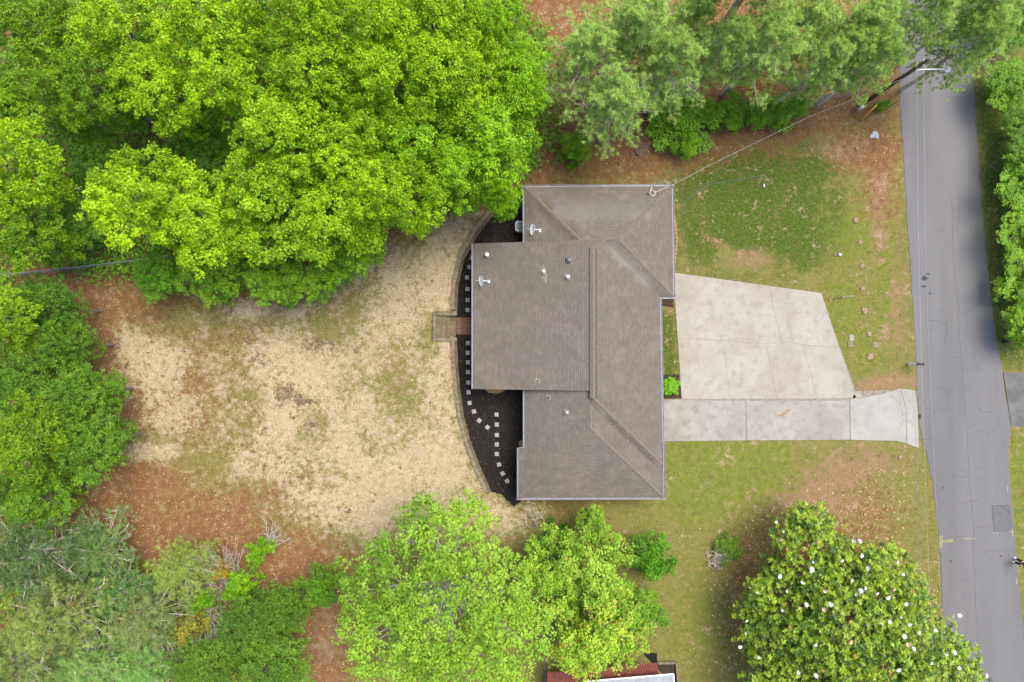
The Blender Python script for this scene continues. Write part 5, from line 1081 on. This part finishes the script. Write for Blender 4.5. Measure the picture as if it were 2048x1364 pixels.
x, y, _ = P(2008, 682); r = empty('post_with_plate', (x, y, 0)); tag(r, 'black post with an orange plate standing at the right roadside hedge', 'post'); MB().box((0, 0, .1), (.32, .3, .24)).build('base', M['black'], r, bevel=.02); MB().tube([(0.05, 0, .1), (.05, .02, 1.55)], .04, 8).build('shaft', M['black'], r); MB().lathe([(.02, 1.53), (.17, 1.55), (.19, 1.57), (.02, 1.59)], (.08, .2, 0), 18).build('plate', M['orange_plate'], r)

# ------------------------------------------------------------------ neighbour's roofs and raised bed at the bottom edge
nh = empty('neighbour_house', (0, 0, 0)); tag(nh, 'neighbouring house corner with red ribbed porch roof and pale grey roof', 'house')
def quad(px4, zs): return [Vector(P(p[0], p[1], z)) for p, z in zip(px4, zs)]
c4 = quad([(1094, 1345), (1313, 1325), (1336, 1440), (1094, 1440)], [2.5, 2.5, 3.3, 3.3]); nrib = 46; V = []; Fq = []
for i in range(nrib * 4 + 1):
    u = i / (nrib * 4); up_ = .045 if i % 4 in (1, 2) else 0; a = c4[0].lerp(c4[1], u); b_ = c4[3].lerp(c4[2], u); V += [(a.x, a.y, a.z + up_), (b_.x, b_.y, b_.z + up_)]
for i in range(nrib * 4): Fq.append((2 * i, 2 * i + 1, 2 * i + 3, 2 * i + 2))
mesh('porch_roof', V, Fq, M['redroof'], nh)
w4 = quad([(1168, 1363), (1347, 1348), (1354, 1480), (1168, 1480)], [3.4, 3.4, 4.3, 4.3]); roof_mesh('main_roof', [w4], M['whiteroof'], nh)
for a, c in ((w4[0], w4[1]), (w4[1], w4[2])): MB().tube([a, c], .05, 6).build('roof_edge', M['white'], nh)
b = MB(); b.box(((c4[0].x + c4[1].x) / 2, c4[2].y, 1.2), (abs(c4[1].x - c4[0].x) - .6, 3, 2.5)); b.build('wall', M['white'], nh)
rb = empty('raised_bed', (0, 0, 0)); tag(rb, 'timber edged mulch bed round the neighbouring house', 'garden bed')
def beam(a, c, w_=.2, h=.3):
    a = Vector(P(*a)); c = Vector(P(*c)); d = c - a; MB().box(((a.x + c.x) / 2, (a.y + c.y) / 2, h / 2 - .05), (d.length, w_, h), math.atan2(d.y, d.x)).build('timber', M['timber'], rb, bevel=.012)
beam((1089.5, 1292), (1092, 1420)); beam((1314, 1324), (1349, 1323)); beam((1352, 1322), (1360, 1420)); beam((1070, 1352), (1087, 1351), .35, .2)
flat_poly('soil', [(1091, 1294), (1314, 1306), (1314, 1420), (1093, 1420)], .03, M['mulch'], rb); flat_poly('soil', [(1314, 1324), (1351, 1324), (1358, 1420), (1314, 1420)], .03, M['brown_mulch'], rb)

# ------------------------------------------------------------------ person at the right edge of the road
def person(px, py, face):
    x, y, _ = P(px, py); root = empty('person', (x, y, .03), face); tag(root, 'person in dark trousers and white shoes standing at the road edge', 'person')
    # local: facing +X
    nodes = [('pel', (0, 0, .95), .15), ('belly', (0, 0, 1.1), .145), ('chest', (0, 0, 1.3), .165), ('neck', (0, 0, 1.48), .06), ('head0', (.02, 0, 1.58), .085), ('head1', (.03, 0, 1.68), .1), ('head2', (.01, 0, 1.77), .075)]
    E = [('pel', 'belly'), ('belly', 'chest'), ('chest', 'neck'), ('neck', 'head0'), ('head0', 'head1'), ('head1', 'head2')]
    for s_, sg in (('l', 1), ('r', -1)):
        nodes += [('hip' + s_, (0, .1 * sg, .9), .125), ('kn' + s_, (.03, .13 * sg, .5), .10), ('an' + s_, (0, .16 * sg, .1), .08), ('sh' + s_, (0, .19 * sg, 1.41), .07), ('el' + s_, (.04, .27 * sg, 1.14), .048), ('wr' + s_, (.27, .13 * sg, 1.12), .032), ('ha' + s_, (.34, .09 * sg, 1.13), .036)]
        E += [('pel', 'hip' + s_), ('hip' + s_, 'kn' + s_), ('kn' + s_, 'an' + s_), ('chest', 'sh' + s_), ('sh' + s_, 'el' + s_), ('el' + s_, 'wr' + s_), ('wr' + s_, 'ha' + s_)]
        for f in range(5):
            nm = f'f{s_}{f}'; oy = (.035 - f * .018) * sg if f < 4 else .05 * sg; l = (.07, .078, .075, .06, .045)[f]
            nodes += [(nm + 'a', (.37 + l * .4, (.09 - .0) * sg + oy - .03 * sg, 1.135 + (.02 if f == 4 else 0)), .0095), (nm + 'b', (.37 + l * .75, .09 * sg + oy - .045 * sg, 1.115 + (.03 if f == 4 else 0)), .008)]; E += [('ha' + s_, nm + 'a'), (nm + 'a', nm + 'b')]
    ix = {n_[0]: i for i, n_ in enumerate(nodes)}; me = bpy.data.meshes.new('body'); me.from_pydata([n_[1] for n_ in nodes], [(ix[a], ix[b_]) for a, b_ in E], []); me.update()
    o = bpy.data.objects.new('body', me); COL.objects.link(o); sk = o.modifiers.new('skin', 'SKIN'); o.modifiers.new('sub', 'SUBSURF').levels = 1
    for i, n_ in enumerate(nodes): sv = me.skin_vertices[0].data[i]; sv.radius = (n_[2], n_[2]); sv.use_root = (i == 0)
    dg = bpy.context.evaluated_depsgraph_get(); m2 = bpy.data.meshes.new_from_object(o.evaluated_get(dg)); bpy.data.objects.remove(o)
    for mm in ('trousers', 'shirt', 'skin'): m2.materials.append(M[mm])
    for p in m2.polygons:
        c = p.center; p.material_index = 0 if (c.z < 1.02 and abs(c.y) < .24 and c.x < .2) else (2 if c.z > 1.49 or c.x > .12 else 1); p.use_smooth = True
    b = bpy.data.objects.new('body', m2); COL.objects.link(b); b.parent = root
    for sg in (1, -1):
        V = []; n = 14
        for (zz, f) in ((0, 1), (.05, 1.02), (.09, .8), (.12, .5)):
            for i in range(n): a = 6.283 * i / n; V.append((.06 + .145 * f * math.cos(a) - (0.03 if zz > .08 else 0), .17 * sg + .052 * f * math.sin(a), zz))
        Fq = [(k * n + i, k * n + (i + 1) % n, (k + 1) * n + (i + 1) % n, (k + 1) * n + i) for k in range(3) for i in range(n)] + [tuple(range(3 * n, 4 * n)), tuple(range(n - 1, -1, -1))]; mesh('shoe', V, Fq, M['white'], root, True)
    V = []; n = 14
    for k in range(6):
        t_ = k / 5 * 1.75
        for i in range(n): a = 6.283 * i / n; V.append((.0 + .115 * math.sin(t_) * math.cos(a) - .012, .1 * math.sin(t_) * math.sin(a), 1.72 + .125 * math.cos(t_)))
    mesh('hair', V, [(k * n + i, k * n + (i + 1) % n, (k + 1) * n + (i + 1) % n, (k + 1) * n + i) for k in range(5) for i in range(n)], M['hair'], root, True)
    MB().lathe([(.006, 0), (.016, .02), (.01, .045)], (.125, 0, 1.62), 8).build('nose', M['skin'], root, True)
    o = MB().box((.4, 0, 1.15), (.12, .2, .03)).build('remote_controller', M['black'], None, bevel=.01); o.parent = None; o.matrix_world = Matrix.Translation((x, y, .03)) @ Matrix.Rotation(face, 4, 'Z'); tag(o, 'small black remote controller held by the person at the roadside', 'controller')
person(2029, 1120, math.radians(160))

# ------------------------------------------------------------------ loose cover: fallen leaves, mulch chips, straw and grass blades
def scatter(name, n, wmap, size, aspect, mat, kind_label, cat, lift=.02, tilt=.35, tints=(0, 1), up=False, seed=3):
    r = np.random.default_rng(seed); p = wmap.ravel() / wmap.sum(); i = r.choice(len(p), n, p=p); px = (i % RW) * 2 + r.uniform(0, 2, n); py = (i // RW) * 2 + r.uniform(0, 2, n)
    X = (px - 1024) * K0; Y = (682 - py) * K0; Z = gz(X, Y); X = (px - 1024) * K0 * (1 - Z / CAM_H); Y = (682 - py) * K0 * (1 - Z / CAM_H)
    P_ = np.stack([X, Y, Z + lift + r.uniform(0, .03, n)], 1); a = r.uniform(0, 6.283, n); el = r.uniform(.5, 1.2, n) if up else r.normal(0, tilt, n)
    D_ = np.stack([np.cos(a) * np.cos(el), np.sin(a) * np.cos(el), np.sin(el)], 1); N_ = unit(np.array([0, 0, 1.0]) + r.normal(0, tilt, (n, 3))); N_ = unit(N_ - D_ * np.sum(D_ * N_, 1, keepdims=True))
    L = size * r.uniform(.6, 1.4, n); me = leaf_mesh(name, P_, D_, N_, L, L * aspect, np.clip(r.uniform(tints[0], tints[1], n), 0, 1)); o = link(name, me, mat); o.color = (1, 1, 1, 1); tag(o, kind_label, cat, kind='stuff'); return o
hard = raster([(1347, 545), (1642, 586), (1713, 780), (1832, 780), (1840, 895), (1326, 882), (1324, 797), (1362, 797)]); roadm = raster([(1797, 0), (1799, 200), (1822, 560), (1836, 800), (1853, 905), (1881, 1130), (1894, 1364), (2055, 1364), (2034, 1120), (2021, 860), (2048, 850), (2048, 745), (2004, 745), (1962, 400), (1945, 150), (1930, 0)])
free = np.clip(1 - raster([(1090, 1292), (1316, 1304), (1318, 1322), (1354, 1322), (1360, 1364), (1090, 1364)]) - steps_r - raster([(862, 620), (916, 620), (916, 688), (862, 688)]) - hard - roadm - bm_r - raster([(1048, 372), (1345, 372), (1345, 594), (1326, 996), (1037, 996), (948, 778), (948, 487)]), 0, 1)
scatter('leaf_litter', 26000, free * (litter ** 2) * (.3 + fnoise(20, 41)), .11, .55, M['dead_leaf'], 'brown fallen leaves scattered over the bare ground', 'leaves', seed=3)
mag = zone([[(1490, 1040), (1700, 970), (1790, 970), (1800, 1060), (1900, 1200), (1880, 1300), (1480, 1364), (1470, 1150)]], [(1730, 1040, 70, 60), (1470, 1200, 40, 120), (1760, 1000, 50, 50)], 14)
scatter('magnolia_litter', 2600, free * mag + free * ell(1460, 1190, 80, 150, 0, .12), .17, .42, M['dead_leaf'], 'large tan fallen magnolia leaves on the grass', 'leaves', tints=(.35, 1), seed=4)
scatter('mulch_chips', 9000, bm_r * (1 - raster([(948, 487), (1180, 487), (1180, 778), (948, 778)])), .08, .35, leafmat('mulch_chip', (.012, .011, .011, 1), (.075, .06, .05, 1), 0, .9), 'black wood chips of the mulch bed', 'mulch', lift=.005, tints=(0, .8), seed=5)
scatter('bed_leaves', 240, bm_r * (1 - raster([(948, 487), (1180, 487), (1180, 778), (948, 778)])) * (.1 + fnoise(25, 61) ** 3), .1, .5, leafmat('dull_leaf', (.06, .035, .02, 1), (.22, .13, .07, 1), 0.1, .8), 'brown leaves blown onto the mulch bed', 'leaves', lift=.02, seed=6)
scatter('straw_cover', 30000, free * straw, .2, .07, M['strawblade'], 'loose pale straw strands over the yard', 'straw', tints=(.2, 1), seed=7)
grassw = free * np.clip(1 - litter * .85 - straw * .8 - dirt * .7, 0, 1) * (.3 + fnoise(18, 51))
scatter('grass', 70000, grassw, .11, .22, M['grassblade'], 'short patchy lawn grass', 'grass', up=True, lift=-.02, tints=(.1, 1), seed=8)
ug = np.clip(blur(raster([(0, 0), (1040, 0), (1110, 100), (1110, 300), (1040, 360), (930, 400), (800, 430), (700, 520), (560, 570), (260, 560), (60, 520), (0, 545)]), 8) + blur(raster([(0, 560), (110, 560), (150, 700), (230, 840), (230, 920), (140, 1000), (0, 1040)]), 6) + blur(raster([(0, 1080), (220, 1090), (400, 1180), (620, 1180), (600, 1364), (0, 1364)]), 8) * .6, 0, 1)
for q_, (zz, sd2, nn) in enumerate(((.1, 21, 30000), (.5, 22, 26000), (1.0, 23, 18000))):
    scatter('undergrowth', nn, ug * (fnoise(16, 81 + q_) ** 2), .26, .6, M['leaf_green'], ['low green undergrowth covering the forest floor', 'knee high green undergrowth below the woodland trees', 'waist high green undergrowth below the woodland trees'][q_], 'undergrowth', lift=zz, tints=(.1, .8), seed=sd2)
yw = free * raster([(180, 560), (1000, 420), (900, 520), (900, 800), (980, 1000), (700, 1100), (260, 1090)])
scatter('yard_grass', 16000, yw * (fnoise(14, 71) ** 3), .12, .25, M['grassblade'], 'sparse green tufts coming through the straw', 'grass', up=True, lift=-.02, tints=(.1, .8), seed=9)
